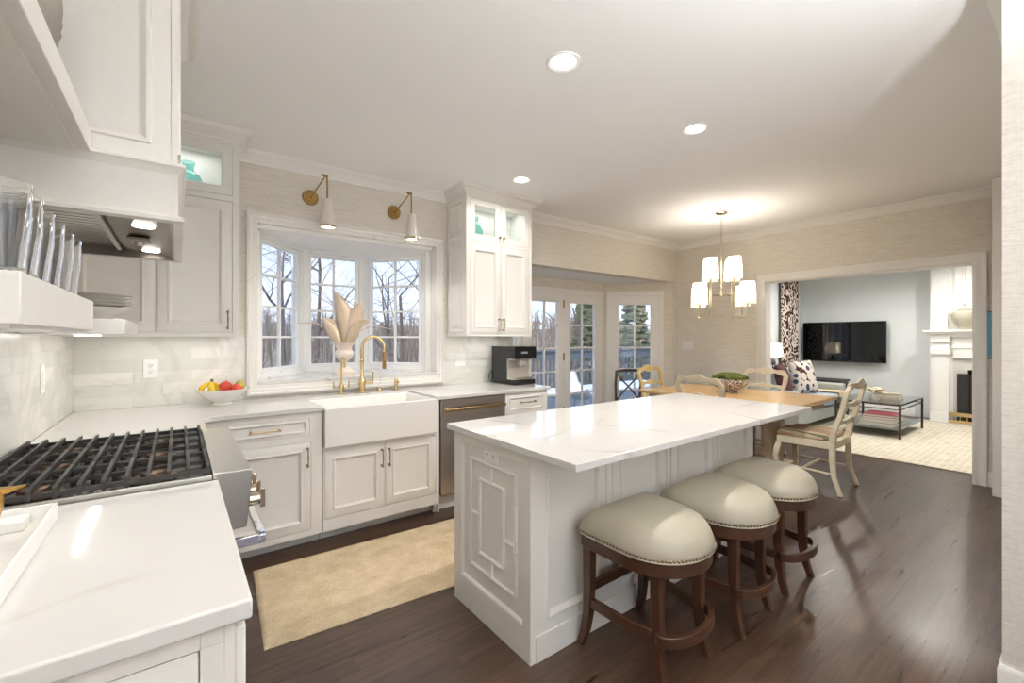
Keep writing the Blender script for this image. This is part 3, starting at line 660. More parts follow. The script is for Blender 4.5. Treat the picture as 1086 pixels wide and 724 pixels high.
# burners and grates
gx0, gx1 = XL+.045, .078
for (bx_, by_) in [(gx0+.14, RY0+.16), (gx1-.14, RY0+.16), (gx0+.14, 2.155), (gx1-.14, 2.155), (gx0+.14, RY1-.16), (gx1-.14, RY1-.16)]:
    m = MB(); m.lathe((bx_, by_, .9055), [(.001, .0), (.062, 0), (.062, .008), (.05, .012), (.048, .014), (.038, .014), (.036, .026), (.030, .030), (.001, .030)], 24)
    m.build('burner', pm('burner_alloy', S(120, 100, 84), .4, .7) if 'burner_alloy' not in bpy.data.materials else bpy.data.materials['burner_alloy'], t)
GL = (RY1-RY0-.05)/3
for g in range(3):
    y0 = RY0+.025+g*GL+.002; y1 = y0+GL-.004
    gr_ = MB(); zt = .958; zb = .930
    n = 12
    for i in range(n):
        x = gx0+(gx1-gx0)*i/(n-1)
        gr_.prism([(y0, .908), (y0, zt-.004), (y0+.006, zt), (y1-.006, zt), (y1, zt-.004), (y1, .908), (y1-.014, .908), (y1-.02, zb+.012), (y0+.02, zb+.012), (y0+.014, .908)], lambda p, h: (h, p[0], p[1]), x-.0048, x+.0048)
    for y in (y0+.006, (y0+y1)/2, y1-.006): gr_.box(gx0, gx1, y-.004, y+.004, .930, .944)
    gr_.build('grate', 'iron', t)

# ---- range hood
t = thing('range_hood', 'white panelled range hood with a steel liner above the gas range', 'range hood', (-.25, 2.155, 1.723))
HY0, HY1 = 1.715, 2.598; HX = 0.0
m = MB(); m.box(XL, HX-.016, HY0+.016, HY1-.016, 1.90, ZC-.001); m.build('chimney', 'paint', t)
fh = REAR(HY0+.016); hp = [(0, 0), (0, .016), (.030, .016)]
chp = [(0, .0), (0, .016), (.04, .016), (.046, .016), (.049, .023), (.058, .024), (.066, .018), (.076, .008), (.080, .007)]
o = MB().ring(fh, XL, HX-.017, 1.905, ZC-.12, chp).build('side_panel', 'paint', t)
fs = F((HX-.016, 0, 0), (0, 1, 0), (1, 0, 0)); MB().ring(fs, HY0, HY1, 1.905, ZC-.12, chp).build('front_panel', 'paint', t)
fh2 = REAR(HY1-.016); MB().box(XL, HX-.017, HY1-.0155, HY1, 1.905, ZC-.12).build('side_panel', 'paint', t)
# mantle box below: stepped mouldings top and bottom, open underneath
path = [(XL, HY0), (HX, HY0), (HX, HY1), (XL, HY1)]
mold = [(0, 1.900), (-.004, 1.904), (.014, 1.904), (.020, 1.900), (.020, 1.893), (.014, 1.888), (.008, 1.878), (.003, 1.872), (.001, 1.868), (.001, 1.748), (.006, 1.742), (.014, 1.738), (.014, 1.727), (.006, 1.723), (-.012, 1.723), (-.012, 1.900)]
MB().sweep(path, [(-o_, h) for o_, h in mold]).build('canopy', 'paint', t)
MB().box(XL, HX-.012, HY0+.012, HY1-.012, 1.86, 1.899).build('canopy_top', 'paint', t)
# chimney crown
MB().sweep(path, rightside(crown_prof(ZC, .085, .075))).build('crown', 'paint', t)
# steel liner with slanted front, baffles, two lamps, control pod
m = MB(); lz = 1.766
m.box(XL+.014, HX-.016, HY0+.016, HY1-.016, lz, lz+.006)
m.box(XL+.014, XL+.02, HY0+.02, HY1-.02, 1.728, lz-.0003); m.box(HX-.020, HX-.0125, HY0+.0125, HY1-.0125, 1.727, lz-.0003)
m.box(XL+.02, HX-.0205, HY1-.022, HY1-.0125, 1.727, lz-.0003); m.box(XL+.02, HX-.0205, HY0+.0125, HY0+.022, 1.727, lz-.0003)
m.prism([(-.185, lz-.0005), (-.185, lz-.010), (-.17, lz-.016), (-.035, lz-.022), (-.0205, 1.735), (-.0205, lz-.0005)], lambda p, h: (p[0], h, p[1]), HY0+.023, HY1-.023)
m.build('liner', 'dark_steel', t)
bf = MB()
for i in range(17):
    y = HY0+.06+i*.042
    bf.prism([(y, lz-.006), (y+.003, lz-.010), (y+.013, lz-.010), (y+.016, lz-.006)], lambda p, h: (h, p[0], p[1]), XL+.055, -.205)
bf.box(-.205, -.190, HY0+.05, HY1-.075, lz-.022, lz-.002).box(XL+.04, XL+.055, HY0+.05, HY1-.075, lz-.022, lz-.002)
o = bf.build('baffle_filter', 'steel', t)
MB().box(XL+.04, -.19, HY0+.05, HY1-.075, lz-.0015, lz-.0003).build('filter_backing', 'black_matte', t)
for y in (1.93, 2.46):
    m = MB().cyl((-.092, y, lz-.020), (-.092, y, lz-.0245), .030, .030, 24); m.build('lamp', 'lamp_on', t)
    light('SPOT', 'hood_lamp', (-.092, y, lz-.03), 4, size=.025, spot=110, blend=.6)
m = MB(); m.box(-.15, -.085, 2.14, 2.25, lz-.032, lz-.020); m.build('control_pod', 'dark_steel', t, bevel=.006)
m = MB(); m.cyl((-.117, 2.21, lz-.032), (-.117, 2.21, lz-.042), .014, .012, 16); m.build('control_knob', 'steel', t)

# ---- open shelves each side of the hood
def shelf(name, lab, y0, y1, z0, z1, x1, mold=False):
    t = thing(name, lab, 'shelf', (XL+.15, (y0+y1)/2, z0))
    m = MB().box(XL+T1+.001, x1, y0, y1, z0+.006, z1); m.build('board', 'paint', t, bevel=.002)
    return t
t = shelf('wall_shelf', 'thick white floating shelf holding clear glasses, left of the hood', .985, 1.705, 1.385, 1.472, -.19)
MB().box(XL+.02, -.205, 1.0, 1.69, 1.3845, 1.3912).build('underside_panel', 'trim', t)
MB().box(-.42, -.408, 1.02, 1.67, 1.3785, 1.3843).build('light_strip', 'led', t)
t = shelf('wall_shelf', 'thick white floating shelf holding stacked plates, beyond the hood', 2.62, 3.425, 1.378, 1.452, -.19)
MB().box(-.357, -.345, 2.66, 3.40, 1.3775, 1.3843).build('light_strip', 'led', t)
t = shelf('wall_shelf', 'upper thick white shelf beside the hood with a carved grey vase on it', .985, 1.712, 1.885, 1.957, -.195)
m = MB().box(XL+.03, -.225, 1.01, 1.69, 1.8835, 1.8912); m.build('underside_panel', 'paint', t)
light('AREA', 'shelf_light', (-.29, 1.345, 1.372), .3, size=.012, size_y=.62, rot=(0, 0, 0))
light('AREA', 'shelf_light', (-.35, 3.02, 1.370), .4, size=.012, size_y=.70)

# ---- upper cabinets
def cab_crown(t, path, z=ZC, drop=.085, proj=.075):
    MB().sweep(path, rightside(crown_prof(z-.0005, drop, proj))).build('crown', 'paint', t)
fU = REAR(3.454+.02)
t = thing('wall_cabinet', 'white corner wall cabinet with lit glass door on top, left of the sink window', 'cabinet', (-.1, 3.6, 1.375))
z0, zs, z1 = 1.376, 2.285, 2.66
m = MB(); m.box(XL, .329, 3.474, YW-.002, z0, zs-.02)          # lower box
m.build('body', 'paint', t)
m = MB(); m.box(XL, .329, YW-.02, YW-.004, zs-.0199, ZC-.01); m.box(XL, XL+.02, 3.474, YW-.021, zs-.0199, ZC-.01); m.box(.309, .329, 3.474, YW-.021, zs-.0199, ZC-.01); m.box(XL+.02, .309, 3.474, YW-.021, z1, ZC-.01); m.build('display_box', 'paint', t)
ops = [(XL+.03, -.108, 1.402, 2.268), (-.104, .289, 1.402, 2.268), (XL+.03, -.108, zs+.02, 2.635), (-.104, .289, zs+.02, 2.635)]
m = MB(); face_frame(m, fU, XL, .329, z0, ZC-.01, ops); m.build('face_frame', 'paint', t)
panel_front('door', fU, *ops[0], t); d = panel_front('door', fU, *ops[1], t); bar_pull(fU, .262, 1.485, .115, True, d)
for q in ops[2:]:
    m = MB().frame(fU, q[0]+.0025, q[1]-.0025, q[2]+.0025, q[3]-.0025, GLASSP); d = m.build('glass_door', 'paint', t)
    MB().fbox(fU, q[0]+.05, q[1]-.05, q[2]+.05, q[3]-.05, .006, .009).build('pane', 'pane', d)
m = MB(); [m.cyl(fU.p(.296, z-.018, .024), fU.p(.296, z+.018, .024), .004, n=8) for z in (2.36, 2.58)]; m.build('hinge', 'trim', t)
cab_crown(t, [(XL+.1, 3.454), (.329, 3.454), (.329, YW-.001)])
light('AREA', 'cabinet_light', (-.05, 3.62, 2.652), .8, (.92, .97, 1), size=.5, size_y=.1)
light('AREA', 'undercabinet_light', (.0, 3.62, 1.372), .5, (1, .97, .92), size=.6, size_y=.02)

fV = REAR(3.45)
t = thing('wall_cabinet', 'white wall cabinet with two small lit glass doors, right of the sink window', 'cabinet', (2.46, 3.6, 1.38))
vx0, vx1 = 2.075, 2.840
m = MB(); m.box(vx0+.012, vx1, 3.45, YW-.002, 1.381, 2.262); m.build('body', 'paint', t)
m = MB(); m.box(vx0+.012, vx0+.03, 3.45, YW-.004, 2.2621, ZC-.01).box(vx1-.018, vx1, 3.45, YW-.004, 2.2621, ZC-.01).box(vx0+.03, vx1-.018, YW-.02, YW-.004, 2.2621, ZC-.01).box(vx0+.03, vx1-.018, 3.45, YW-.021, 2.645, ZC-.01); m.build('display_box', 'paint', t)
mid = (vx0+vx1)/2+.0
ops = [(2.112, 2.457, 1.405, 2.235), (2.461, 2.806, 1.405, 2.235), (2.112, 2.457, 2.262, 2.640), (2.461, 2.806, 2.262, 2.640)]
m = MB(); face_frame(m, fV, vx0, vx1, 1.381, ZC-.01, ops); m.build('face_frame', 'paint', t)
d = panel_front('door', fV, *ops[0], t); bar_pull(fV, 2.436, 1.49, .11, True, d)
d = panel_front('door', fV, *ops[1], t); bar_pull(fV, 2.482, 1.49, .11, True, d)
for q, ux in ((ops[2], 2.436), (ops[3], 2.482)):
    m = MB().frame(fV, q[0]+.0025, q[1]-.0025, q[2]+.0025, q[3]-.0025, GLASSP); d = m.build('glass_door', 'paint', t)
    MB().fbox(fV, q[0]+.05, q[1]-.05, q[2]+.05, q[3]-.05, .006, .009).build('pane', 'pane', d); knob(fV, ux, 2.315, d, .02)
fVs = F((vx0+.012, 0, 0), (0, 1, 0), (-1, 0, 0)); sp = [(0, 0), (0, .012), (.035, .012), (.04, .016), (.05, .016), (.058, .006), (.09, .006), (.094, .012), (.104, .010)]
MB().ring(fVs, 3.4502, YW-.002, 1.381, 2.262, sp).ring(fVs, 3.4502, YW-.002, 2.262, 2.66, sp).build('side_panel', 'paint', t)
cab_crown(t, [(vx0, YW-.001), (vx0, 3.43), (vx1, 3.43), (vx1, YW-.001)])
light('AREA', 'cabinet_light', (2.46, 3.60, 2.638), .9, (.92, .97, 1), size=.6, size_y=.1)
light('AREA', 'undercabinet_light', (2.44, 3.60, 1.374), .6, (1, .97, .92), size=.6, size_y=.02)

# ---- island
t = thing('kitchen_island', 'large white island base with a bamboo fretwork end panel and panelled seating side', 'island', (2.17, 1.74, 0))
IX0, IX1, IY0, IY1 = 1.172, 3.175, 1.424, 2.056
MB().box(IX0+.02, IX1-.02, IY0+.03, IY1-.02, 0, .8835).build('body', 'paint', t)
fi = F((IX0+.02, 0, 0), (0, 1, 0), (-1, 0, 0))
e = MB(); face_frame(e, fi, IY0-.0002, IY1, 0, .8835, [(1.475, 1.988, .145, .835)], 0, .02)
e.ring(fi, 1.475, 1.988, .145, .835, [(0, 0), (0, .018), (.004, .018), (.012, .006), (.013, .006)]); e.build('end_panel', 'paint', t)
b = MB(); rr = .009; nn = .011
def stick(u0, z0, u1, z1, nodes=()):
    b.cyl(fi.p(u0, z0, nn), fi.p(u1, z1, nn), rr, n=8)
    for k in nodes:
        p = fi.p(u0+(u1-u0)*k, z0+(z1-z0)*k, nn); q = fi.p(u0+(u1-u0)*k, z0+(z1-z0)*k, nn)
        dv = (fi.p(u1, z1, nn)-fi.p(u0, z0, nn)).normalized()*.005
        b.cyl(p-dv*1.6, p-dv*.5, rr*1.35, n=8); b.cyl(p+dv*.5, p+dv*1.6, rr*1.35, n=8)
O0, O1, Z0, Z1 = 1.534, 1.906, .236, .765; I0, I1, J0, J1 = 1.626, 1.823, .318, .678; um = 1.722
stick(O0, Z0, O1, Z0); stick(O0, Z1, O1, Z1); stick(O0, Z0, O0, Z1, (.38, .73)); stick(O1, Z0, O1, Z1, (.38, .66))
stick(I0, J0, I1, J0); stick(I0, J1, I1, J1); stick(I0, J0, I0, J1, (.22, .78)); stick(I1, J0, I1, J1, (.22, .75))
stick(um, J1, um, Z1); stick(um, Z0, um, J0); stick(I1, .50, O1, .50); stick(O0, .45, I0, .45)
b.build('bamboo_fretwork', 'paint', t)
g = MB().fbox(fi, 1.664, 1.784, .778, .850, .007, .016); g = g.build('outlet_plate', 'white_plastic', t, bevel=.002); g['label'] = 'white double outlet plate'
g2 = MB()
for u in (1.700, 1.748):
    g2.fbox(fi, u-.016, u+.016, .798, .830, .0155, .0185)
g2.build('socket', 'white_plastic', g, bevel=.002)
g3 = MB()
for u in (1.700, 1.748):
    for du in (-.006, .006): g3.fbox(fi, u+du-.0012, u+du+.0012, .812, .822, .0180, .0188)
    g3.cyl(fi.p(u, .804, .0180), fi.p(u, .804, .0188), .0025, n=8)
g3.build('socket_slot', 'black_matte', g)
ff = REAR(IY0+.03)
cells = [(1.262, 1.600), (1.752, 2.090), (2.242, 2.580), (2.732, 3.066)]
fp = MB(); face_frame(fp, ff, IX0+.0203, IX1, .0, .8835, [(a, b_, .16, .79) for a, b_ in cells], 0, .03)
for a, b_ in cells: fp.ring(ff, a, b_, .16, .79, [(0, 0), (0, .030), (.001, .034), (.010, .036), (.016, .032), (.022, .014), (.024, .012)])
for i in range(3):
    a, b_ = cells[i][1], cells[i+1][0]; c = (a+b_)/2
    for dx in (-.022, .022): fp.fbox(ff, c+dx-.012, c+dx+.012, .165, .88, .03, .036)
fp.build('seating_side_panel', 'paint', t)
m = MB(); m.fbox(ff, 1.2, IX1, 0, .112, .03, .036); m.build('base_trim', 'paint', t, bevel=.002)
fr_ = F((IX1-.02, 0, 0), (0, 1, 0), (1, 0, 0)); m = MB(); m.ring(fr_, IY0, IY1, 0, .8835, [(0, 0), (0, .02), (.06, .02), (.065, .012), (.07, .012)]); m.build('end_panel', 'paint', t)
fk = F((0, IY1-.02, 0), (1, 0, 0), (0, 1, 0)); m = MB(); ops = [(1.23+i*.48, 1.67+i*.48, .13, .84) for i in range(4)]; face_frame(m, fk, IX0+.02, IX1-.02, .0, .8835, ops, 0, .02); m.build('face_frame', 'paint', t)
for q in ops: d = panel_front('door', fk, *q, t); bar_pull(fk, q[1]-.04, .72, .12, True, d)
o = MB().slab([(1.142, 1.128), (3.318, 1.128), (3.318, 2.088), (1.142, 2.088)], .884, .914).build('worktop', 'quartz', loc=(2.2, 1.6, .884), bevel=.003)
tagp(o, 'white veined quartz island top overhanging the three stools', 'worktop')

# ================================================================ KITCHEN, SMALLER PIECES
# ---- sink fittings (bases at y=3.66 on the quartz)
YF = 3.665; ZT = .9142
t = thing('kitchen_faucet', 'tall brass gooseneck kitchen faucet with side lever, centre of the sink', 'faucet', (1.215, YF, ZT))
m = MB().lathe((1.215, YF, ZT), [(.001, 0), (.036, 0), (.036, .008), (.027, .014), (.025, .05), (.031, .075), (.031, .10), (.022, .115), (.0155, .13), (.0145, .25), (.018, .255), (.018, .27), (.0135, .275), (.0135, .36)], 20)
m.build('body', 'brass', t)
pts = [(1.215, YF, ZT+.355)]
for i in range(13):
    a = PI - PI*i/12*1.0
    pts.append((1.215+.088+.088*math.cos(a), YF-.0-.03*(i/12), ZT+.375+.088*math.sin(a)))
pts += [(1.392, YF-.03, ZT+.33)]
MB().tube(pts, .0125, 12).build('spout', 'brass', t)
MB().lathe((1.392, YF-.03, ZT+.19), [(.001, 0), (.014, 0), (.017, .01), (.016, .06), (.018, .065), (.018, .075), (.0145, .085), (.0145, .145), (.001, .146)], 16).build('spray_head', 'antique_brass', t)
MB().tube([(1.240, YF-.005, ZT+.088), (1.275, YF-.01, ZT+.088), (1.295, YF-.012, ZT+.088)], [.012, .013, .016], 12).tube([(1.294, YF-.012, ZT+.075), (1.298, YF-.012, ZT+.12), (1.301, YF-.012, ZT+.165), (1.302, YF-.012, ZT+.175)], [.012, .008, .011, .004], 10).build('lever', 'brass', t)
t = thing('filter_faucet', 'small two-lever brass filter tap with a straight neck, left of the main faucet', 'faucet', (1.048, YF, ZT))
MB().lathe((1.048, YF, ZT), [(.001, 0), (.026, 0), (.026, .007), (.018, .012), (.016, .035), (.022, .05), (.022, .068), (.013, .082), (.009, .095), (.0078, .25)], 16).build('body', 'brass', t)
MB().tube([(1.048, YF, ZT+.245)]+[(1.048-.0*math.sin(a), YF-.045+.045*math.cos(a), ZT+.255+.04*math.sin(a)) for a in [PI*k/8 for k in range(9)]]+[(1.048, YF-.09, ZT+.22)], .0075, 8).build('spout', 'brass', t)
for s in (-1, 1):
    MB().tube([(1.048+s*.018, YF, ZT+.058), (1.048+s*.055, YF, ZT+.060)], .006, 8).tube([(1.048+s*.058, YF, ZT+.05), (1.048+s*.060, YF, ZT+.09), (1.048+s*.061, YF, ZT+.105)], [.008, .005, .007], 8).build('lever', 'brass', t)
o = MB().lathe((1.361, YF, ZT), [(.001, 0), (.022, 0), (.022, .012), (.019, .016), (.019, .03), (.012, .034), (.001, .034)], 16).build('air_switch_button', 'brass', loc=(1.361, YF, ZT)); tagp(o, 'low round brass push button on the worktop behind the sink', 'button')
t = thing('soap_dispenser', 'small round-topped brass soap dispenser, rightmost fitting behind the sink', 'soap dispenser', (1.511, YF, ZT))
MB().lathe((1.511, YF, ZT), [(.001, 0), (.022, 0), (.022, .01), (.016, .016), (.014, .05), (.019, .056), (.019, .085), (.013, .098), (.001, .104)], 16).build('body', 'brass', t)
MB().tube([(1.511, YF, ZT+.075), (1.511, YF-.03, ZT+.078), (1.511, YF-.06, ZT+.07)], [.008, .007, .006], 8).build('spout', 'brass', t)

# ---- urn with metal lily leaves
t = thing('lily_urn', 'cream urn holding large enamelled metal lily leaves on the window sill', 'urn', (1.19, 4.07, 1.0425))
ux, uy, uz = 1.19, 4.07, 1.0425
MB().box(ux-.085, ux+.085, uy-.085, uy+.085, uz, uz+.026).lathe((ux, uy, uz+.026), [(r_, z_*.88) for r_, z_ in [(.078, 0), (.072, .012), (.05, .03), (.032, .05), (.022, .09), (.03, .105), (.052, .12), (.074, .15), (.082, .18), (.078, .20), (.066, .215), (.064, .235), (.075, .262), (.096, .285), (.104, .29), (.088, .288), (.06, .24), (.001, .23)]], 28).build('pot', 'urn_cream', t)
def leaf(base, tip, w, bend, parent, side=Vector((1, 0, 0)), curl=.25, name='leaf', tipw=0.0):
    base, tip = Vector(base), Vector(tip); n = 14; rows = []
    ax = tip-base
    nrm = ax.cross(side); nrm.normalize(); sd = nrm.cross(ax).normalized()
    for i in range(n+1):
        k = i/n; c = base+ax*k+Vector(bend)*math.sin(PI*k*.9)*1.0
        ww = w*(math.sin(PI*min(1, k**1.05*.97+.02))**1.1) + .0015
        rows.append([c+sd*ww*x+nrm*(curl*ww*(x*x)) for x in (-1, -.5, 0, .5, 1)])
    vs = []; fs = []
    for r in rows: vs += r
    for i in range(n):
        for j in range(4): fs.append((i*5+j, i*5+j+1, i*5+j+6, i*5+j+5))
    m = MB().add(vs, fs); o = m.build(name, 'lily', parent, recalc=False)
    s = o.modifiers.new('solid', 'SOLIDIFY'); s.thickness = .0025; return o
zr = uz+.265
vd = Vector((.603, .798, 0)); rd = Vector((.798, -.603, 0))
def LP(r, z, d=0): return Vector((ux, uy, 0))+rd*r-vd*d+Vector((0, 0, z))
leaf(LP(-.01, zr-.03), LP(-.115, 1.80), .082, rd*.055, t, rd, curl=.5); leaf(LP(.01, zr-.03), LP(.165, 1.70), .080, rd*-.03, t, rd, curl=.5)
leaf(LP(-.01, zr-.03, .02), LP(-.165, 1.55, .06), .052, rd*-.01, t, rd, curl=.5); leaf(LP(.01, zr-.03, .02), LP(.135, 1.52, .06), .052, rd*.01, t, rd, curl=.5)
leaf(LP(.03, zr, -.03), LP(.075, 1.73, -.05), .03, rd*.02, t, rd); leaf(LP(-.04, zr, -.02), LP(-.22, 1.42, -.02), .045, rd*.0+Vector((0, 0, .13)), t, Vector((0, 0, 1))); leaf(LP(.05, zr, -.02), LP(.24, 1.47, .0), .03, Vector((0, 0, .10)), t, Vector((0, 0, 1)))
leaf(LP(.02, zr, -.04), LP(.15, 1.62, -.06), .03, rd*.02, t, rd)
m = MB()
for e_, h_ in ((-.42, 1.50), (.44, 1.44), (-.28, 1.60)):
    m.tube([LP(0, zr-.02), LP(e_*.3, zr+.12), LP(e_*.6, max(h_, zr+.17)), LP(e_, h_)], [.005, .0045, .004, .0025], 6)
m.build('stamen', 'lily', t)

# ---- sconces above the window
def sconce(x, lab):
    t = thing('wall_sconce', lab, 'wall lamp', (x, YW, 2.48), group=None)
    MB().cyl((x-.02, YW-.0005, 2.485), (x-.02, YW-.016, 2.485), .062, .056, 28).cyl((x-.02, YW-.016, 2.485), (x-.02, YW-.022, 2.485), .04, .036, 24).cyl((x-.02, YW-.022, 2.485), (x-.02, YW-.045, 2.485), .012, .010, 12).build('backplate', 'antique_brass', t)
    px, py, pz = x+.045, 3.585, 2.615
    MB().tube([(x-.02, YW-.04, 2.485), (px, py+.004, pz)], .0045, 8).build('arm', 'antique_brass', t)
    MB().cyl((px-.024, py, pz), (px+.016, py, pz), .010, n=12).cyl((px-.03, py, pz), (px-.024, py, pz), .006, n=10).tube([(px+.010, py, pz), (px+.013, py, pz-.10), (px+.012, py, 2.435)], .0065, 8).build('pivot_arm', 'antique_brass', t)
    sx_ = px+.016
    m = MB().lathe((sx_, py, 2.225), [(.0560, -.006), (.0585, .0), (.056, .012), (.053, .014), (.053, .018), (.032, .20), (.028, .212), (.001, .214), (.001, .208), (.024, .204), (.049, .018), (.052, -.004)], 24)
    m.build('shade', 'shade_white', t)
    MB().lathe((sx_, py, 2.2255), [(.0575, -.008), (.061, -.002), (.058, .012), (.0568, .012), (.0595, -.002), (.056, -.008)], 24).build('shade_rim', 'nickel', t)
    MB().ell((sx_, py, 2.245), .022, .022, .028, 12, 8).build('bulb', 'bulb', t)
    light('SPOT', 'sconce_lamp', (sx_, py, 2.21), 8, (1, .96, .91), size=.03, spot=120, blend=.7)
sconce(.856-.012+.02, 'brass and cream swing-arm sconce above the window, left one')
sconce(1.541+.0+.018, 'brass and cream swing-arm sconce above the window, right one beside the wall cabinet')

# ---- fruit bowl
t = thing('fruit_bowl', 'white footed bowl of fruit on the worktop left of the sink window', 'bowl', (.245, 3.60, .9142))
bc_ = (.245, 3.60, .9142)
MB().lathe(bc_, [(.001, 0), (.060, 0), (.062, .006), (.05, .014), (.055, .02), (.105, .05), (.142, .088), (.158, .108), (.154, .108), (.137, .09), (.10, .056), (.05, .028), (.001, .026)], 40).build('bowl_body', 'white_ceramic', t)
bx0, by0, bz0 = bc_
t = thing('banana_bunch', 'yellow banana bunch on the left side of the white fruit bowl', 'bananas', (bx0-.065, by0-.02, bz0+.07))
for k, (dx, dy, w_) in enumerate(((-.045, -.01, .03), (-.005, -.045, .028), (.02, .02, .03))):
    s0 = Vector((bx0-.065, by0-.03, bz0+.160)); e0 = s0+Vector((dx*1.2, dy*1.2, -.085)); pts = []
    for j in range(10):
        q = j/9; pts.append(s0*(1-q)+e0*q+Vector((dx, dy, 0)).normalized()*w_*math.sin(PI*q))
    MB().tube(pts, [.006, .009, .014, .017, .0185, .0185, .017, .014, .009, .004], 10).build('banana', 'banana', t)
MB().cyl((bx0-.065, by0-.03, bz0+.155), (bx0-.062, by0-.03, bz0+.178), .010, .008, 8).build('stem', 'stem', t)
def fruit(name, lab, c, r, mat, pear=False, group=None):
    t = thing(name, lab, name, c, group=group)
    pr = [(max(.001, r*math.sin(PI*i/10)*(1 if not pear else (1.0 if i < 6 else .82))), -r*.92*math.cos(PI*i/10)*(1 if i < 7 or not pear else 1.2)) for i in range(11)]
    MB().lathe(c, pr, 18).build('skin', mat, t); MB().cyl((c[0], c[1], c[2]+r*.8), (c[0]+.006, c[1], c[2]+r*1.15), .0025, .002, 6).build('stem', 'stem', t)
fruit('apple', 'red apple on top in the middle of the fruit bowl', (bx0+.015, by0-.02, bz0+.122), .040, 'apple')
fruit('apple', 'red apple lying lower between the top apple and the pear', (bx0+.072, by0-.055, bz0+.108), .034, 'apple')
fruit('pear', 'green and yellow pear at the right side of the fruit bowl', (bx0+.100, by0+.015, bz0+.118), .036, 'pear', True)
fruit('apple', 'reddish apple low at the back of the fruit bowl', (bx0+.03, by0+.06, bz0+.105), .036, 'apple')

# ---- coffee machine
t = thing('coffee_machine', 'black automatic coffee machine at the right end of the worktop', 'coffee machine', (2.66, 3.5, .9142))
prof = [(3.315, .918), (3.315, .960), (3.325, .966), (3.425, .966), (3.425, 1.165), (3.305, 1.165), (3.30, 1.17), (3.30, 1.275), (3.31, 1.284), (3.685, 1.284), (3.69, 1.278), (3.69, .918)]
MB().prism(prof, lambda p, h: (h, p[0], p[1]), 2.53, 2.79).build('housing', 'black', t, bevel=.003)
MB().box(2.535, 2.785, 3.296, 3.2995, 1.172, 1.276).build('display_panel', 'screen', t)
MB().box(2.60, 2.68, 3.2945, 3.2958, 1.215, 1.235).build('display_text', pm('display_glow', S(120, 124, 130), .5), t)
lin = MB(); pl = [(3.322, .9665), (3.322, .976), (3.405, .980), (3.412, .99), (3.412, 1.15), (3.40, 1.158), (3.325, 1.158), (3.325, 1.1645), (3.41, 1.1645), (3.4245, 1.155), (3.4245, .9665)]
lin.prism(pl, lambda p, h: (h, p[0], p[1]), 2.528, 2.792); lin.build('bay_liner', 'silver_plastic', t, bevel=.002)
MB().box(2.62, 2.70, 3.335, 3.405, 1.10, 1.1575).cyl((2.645, 3.36, 1.10), (2.645, 3.36, 1.075), .006).cyl((2.675, 3.36, 1.10), (2.675, 3.36, 1.075), .006).build('spout', 'silver_plastic', t, bevel=.003)
MB().box(2.56, 2.76, 3.318, 3.395, .9765, .982).build('drip_grid', 'dark_steel', t)
MB().tube([(2.535, 3.67, 1.05), (2.51, 3.69, 1.02), (2.50, 3.70, .97), (2.53, 3.705, .925), (2.60, 3.705, .92)], .004, 6).build('power_cord', 'black_matte', t)

# ---- outlets and switches
def plate(name, lab, f, u, z, w, h, kind, cat):
    t = thing(name, lab, cat, tuple(f.p(u, z, 0)))
    MB().fbox(f, u-w/2, u+w/2, z-h/2, z+h/2, 0.0003, .006).build('plate', 'white_plastic', t, bevel=.002)
    if kind == 'outlet':
        for dz in (-.02, .02):
            s = MB().fbox(f, u-.016, u+.016, z+dz-.014, z+dz+.014, .006, .0085).build('socket', 'white_plastic', t, bevel=.003)
            q = MB()
            for du in (-.006, .006): q.fbox(f, u+du-.0012, u+du+.0012, z+dz-.002, z+dz+.008, .0083, .0090)
            q.cyl(f.p(u, z+dz-.008, .0083), f.p(u, z+dz-.008, .009), .0025, n=8); q.build('socket_slot', 'black_matte', s)
    else:
        n = kind
        for i in range(n):
            c = u+(i-(n-1)/2)*.046; MB().fbox(f, c-.016, c+.016, z-.033, z+.033, .006, .0095).build('rocker', 'white_plastic', t, bevel=.002)
fT = REAR(YW-T1)
plate('wall_outlet', 'white double outlet on the marble tiles left of the fruit bowl', fT, -.143, 1.164, .078, .122, 'outlet', 'outlet')
plate('light_switch', 'white two-rocker switch on marble tiles right of the sink window', fT, 2.215, 1.150, .118, .118, 2, 'switch')
plate('light_switch', 'white vertical switch on the left tile wall beyond the shelf of glasses', F((XL+T1, 0, 0), (0, 1, 0), (1, 0, 0)), 3.0, 1.175, .072, .135, 1, 'switch')
plate('light_switch', 'white switch plate on the end wall between glazed door and wide opening', fE, 3.60, 1.255, .165, .118, 3, 'switch')
for i, x in enumerate((2.64, 2.76)): pass

# ---- glasses on the near shelf
SG = 1.4722
def tumbler(parent_label, x, y, r=.040, h=.155):
    t = thing('drinking_glass', parent_label, 'glass', (x, y, SG), group='clear glasses on the near shelf')
    m = MB().lathe((x, y, SG), [(.001, 0), (r*.78, 0), (r*.80, .004), (r*.98, h*.6), (r, h), (r-.0025, h), (r*.96-.003, h*.6), (r*.76-.003, .014), (.001, .012)], 28)
    m.build('glass_wall', 'tumbler', t)
gl = [(-.245, 1.635, 'clear drinking glass on the near shelf, farthest along next to the hood'), (-.245, 1.535, 'clear drinking glass on the near shelf, second from the hood in the front row'),
      (-.245, 1.42, 'clear drinking glass on the near shelf, third from the hood in the front row'), (-.245, 1.315, 'clear drinking glass on the near shelf, fourth from the hood in the front row'),
      (-.240, 1.19, 'clear drinking glass on the near shelf, fifth from the hood in the front row'), (-.235, 1.085, 'clear drinking glass on the near shelf, nearest the camera at the picture edge'),
      (-.345, 1.60, 'clear drinking glass in the back row of the near shelf, beside the hood'), (-.345, 1.49, 'clear drinking glass in the back row of the near shelf, second from the hood'), (-.345, 1.375, 'clear drinking glass in the back row of the near shelf, third from the hood')]
for x, y, lb in gl: tumbler(lb, x, y)
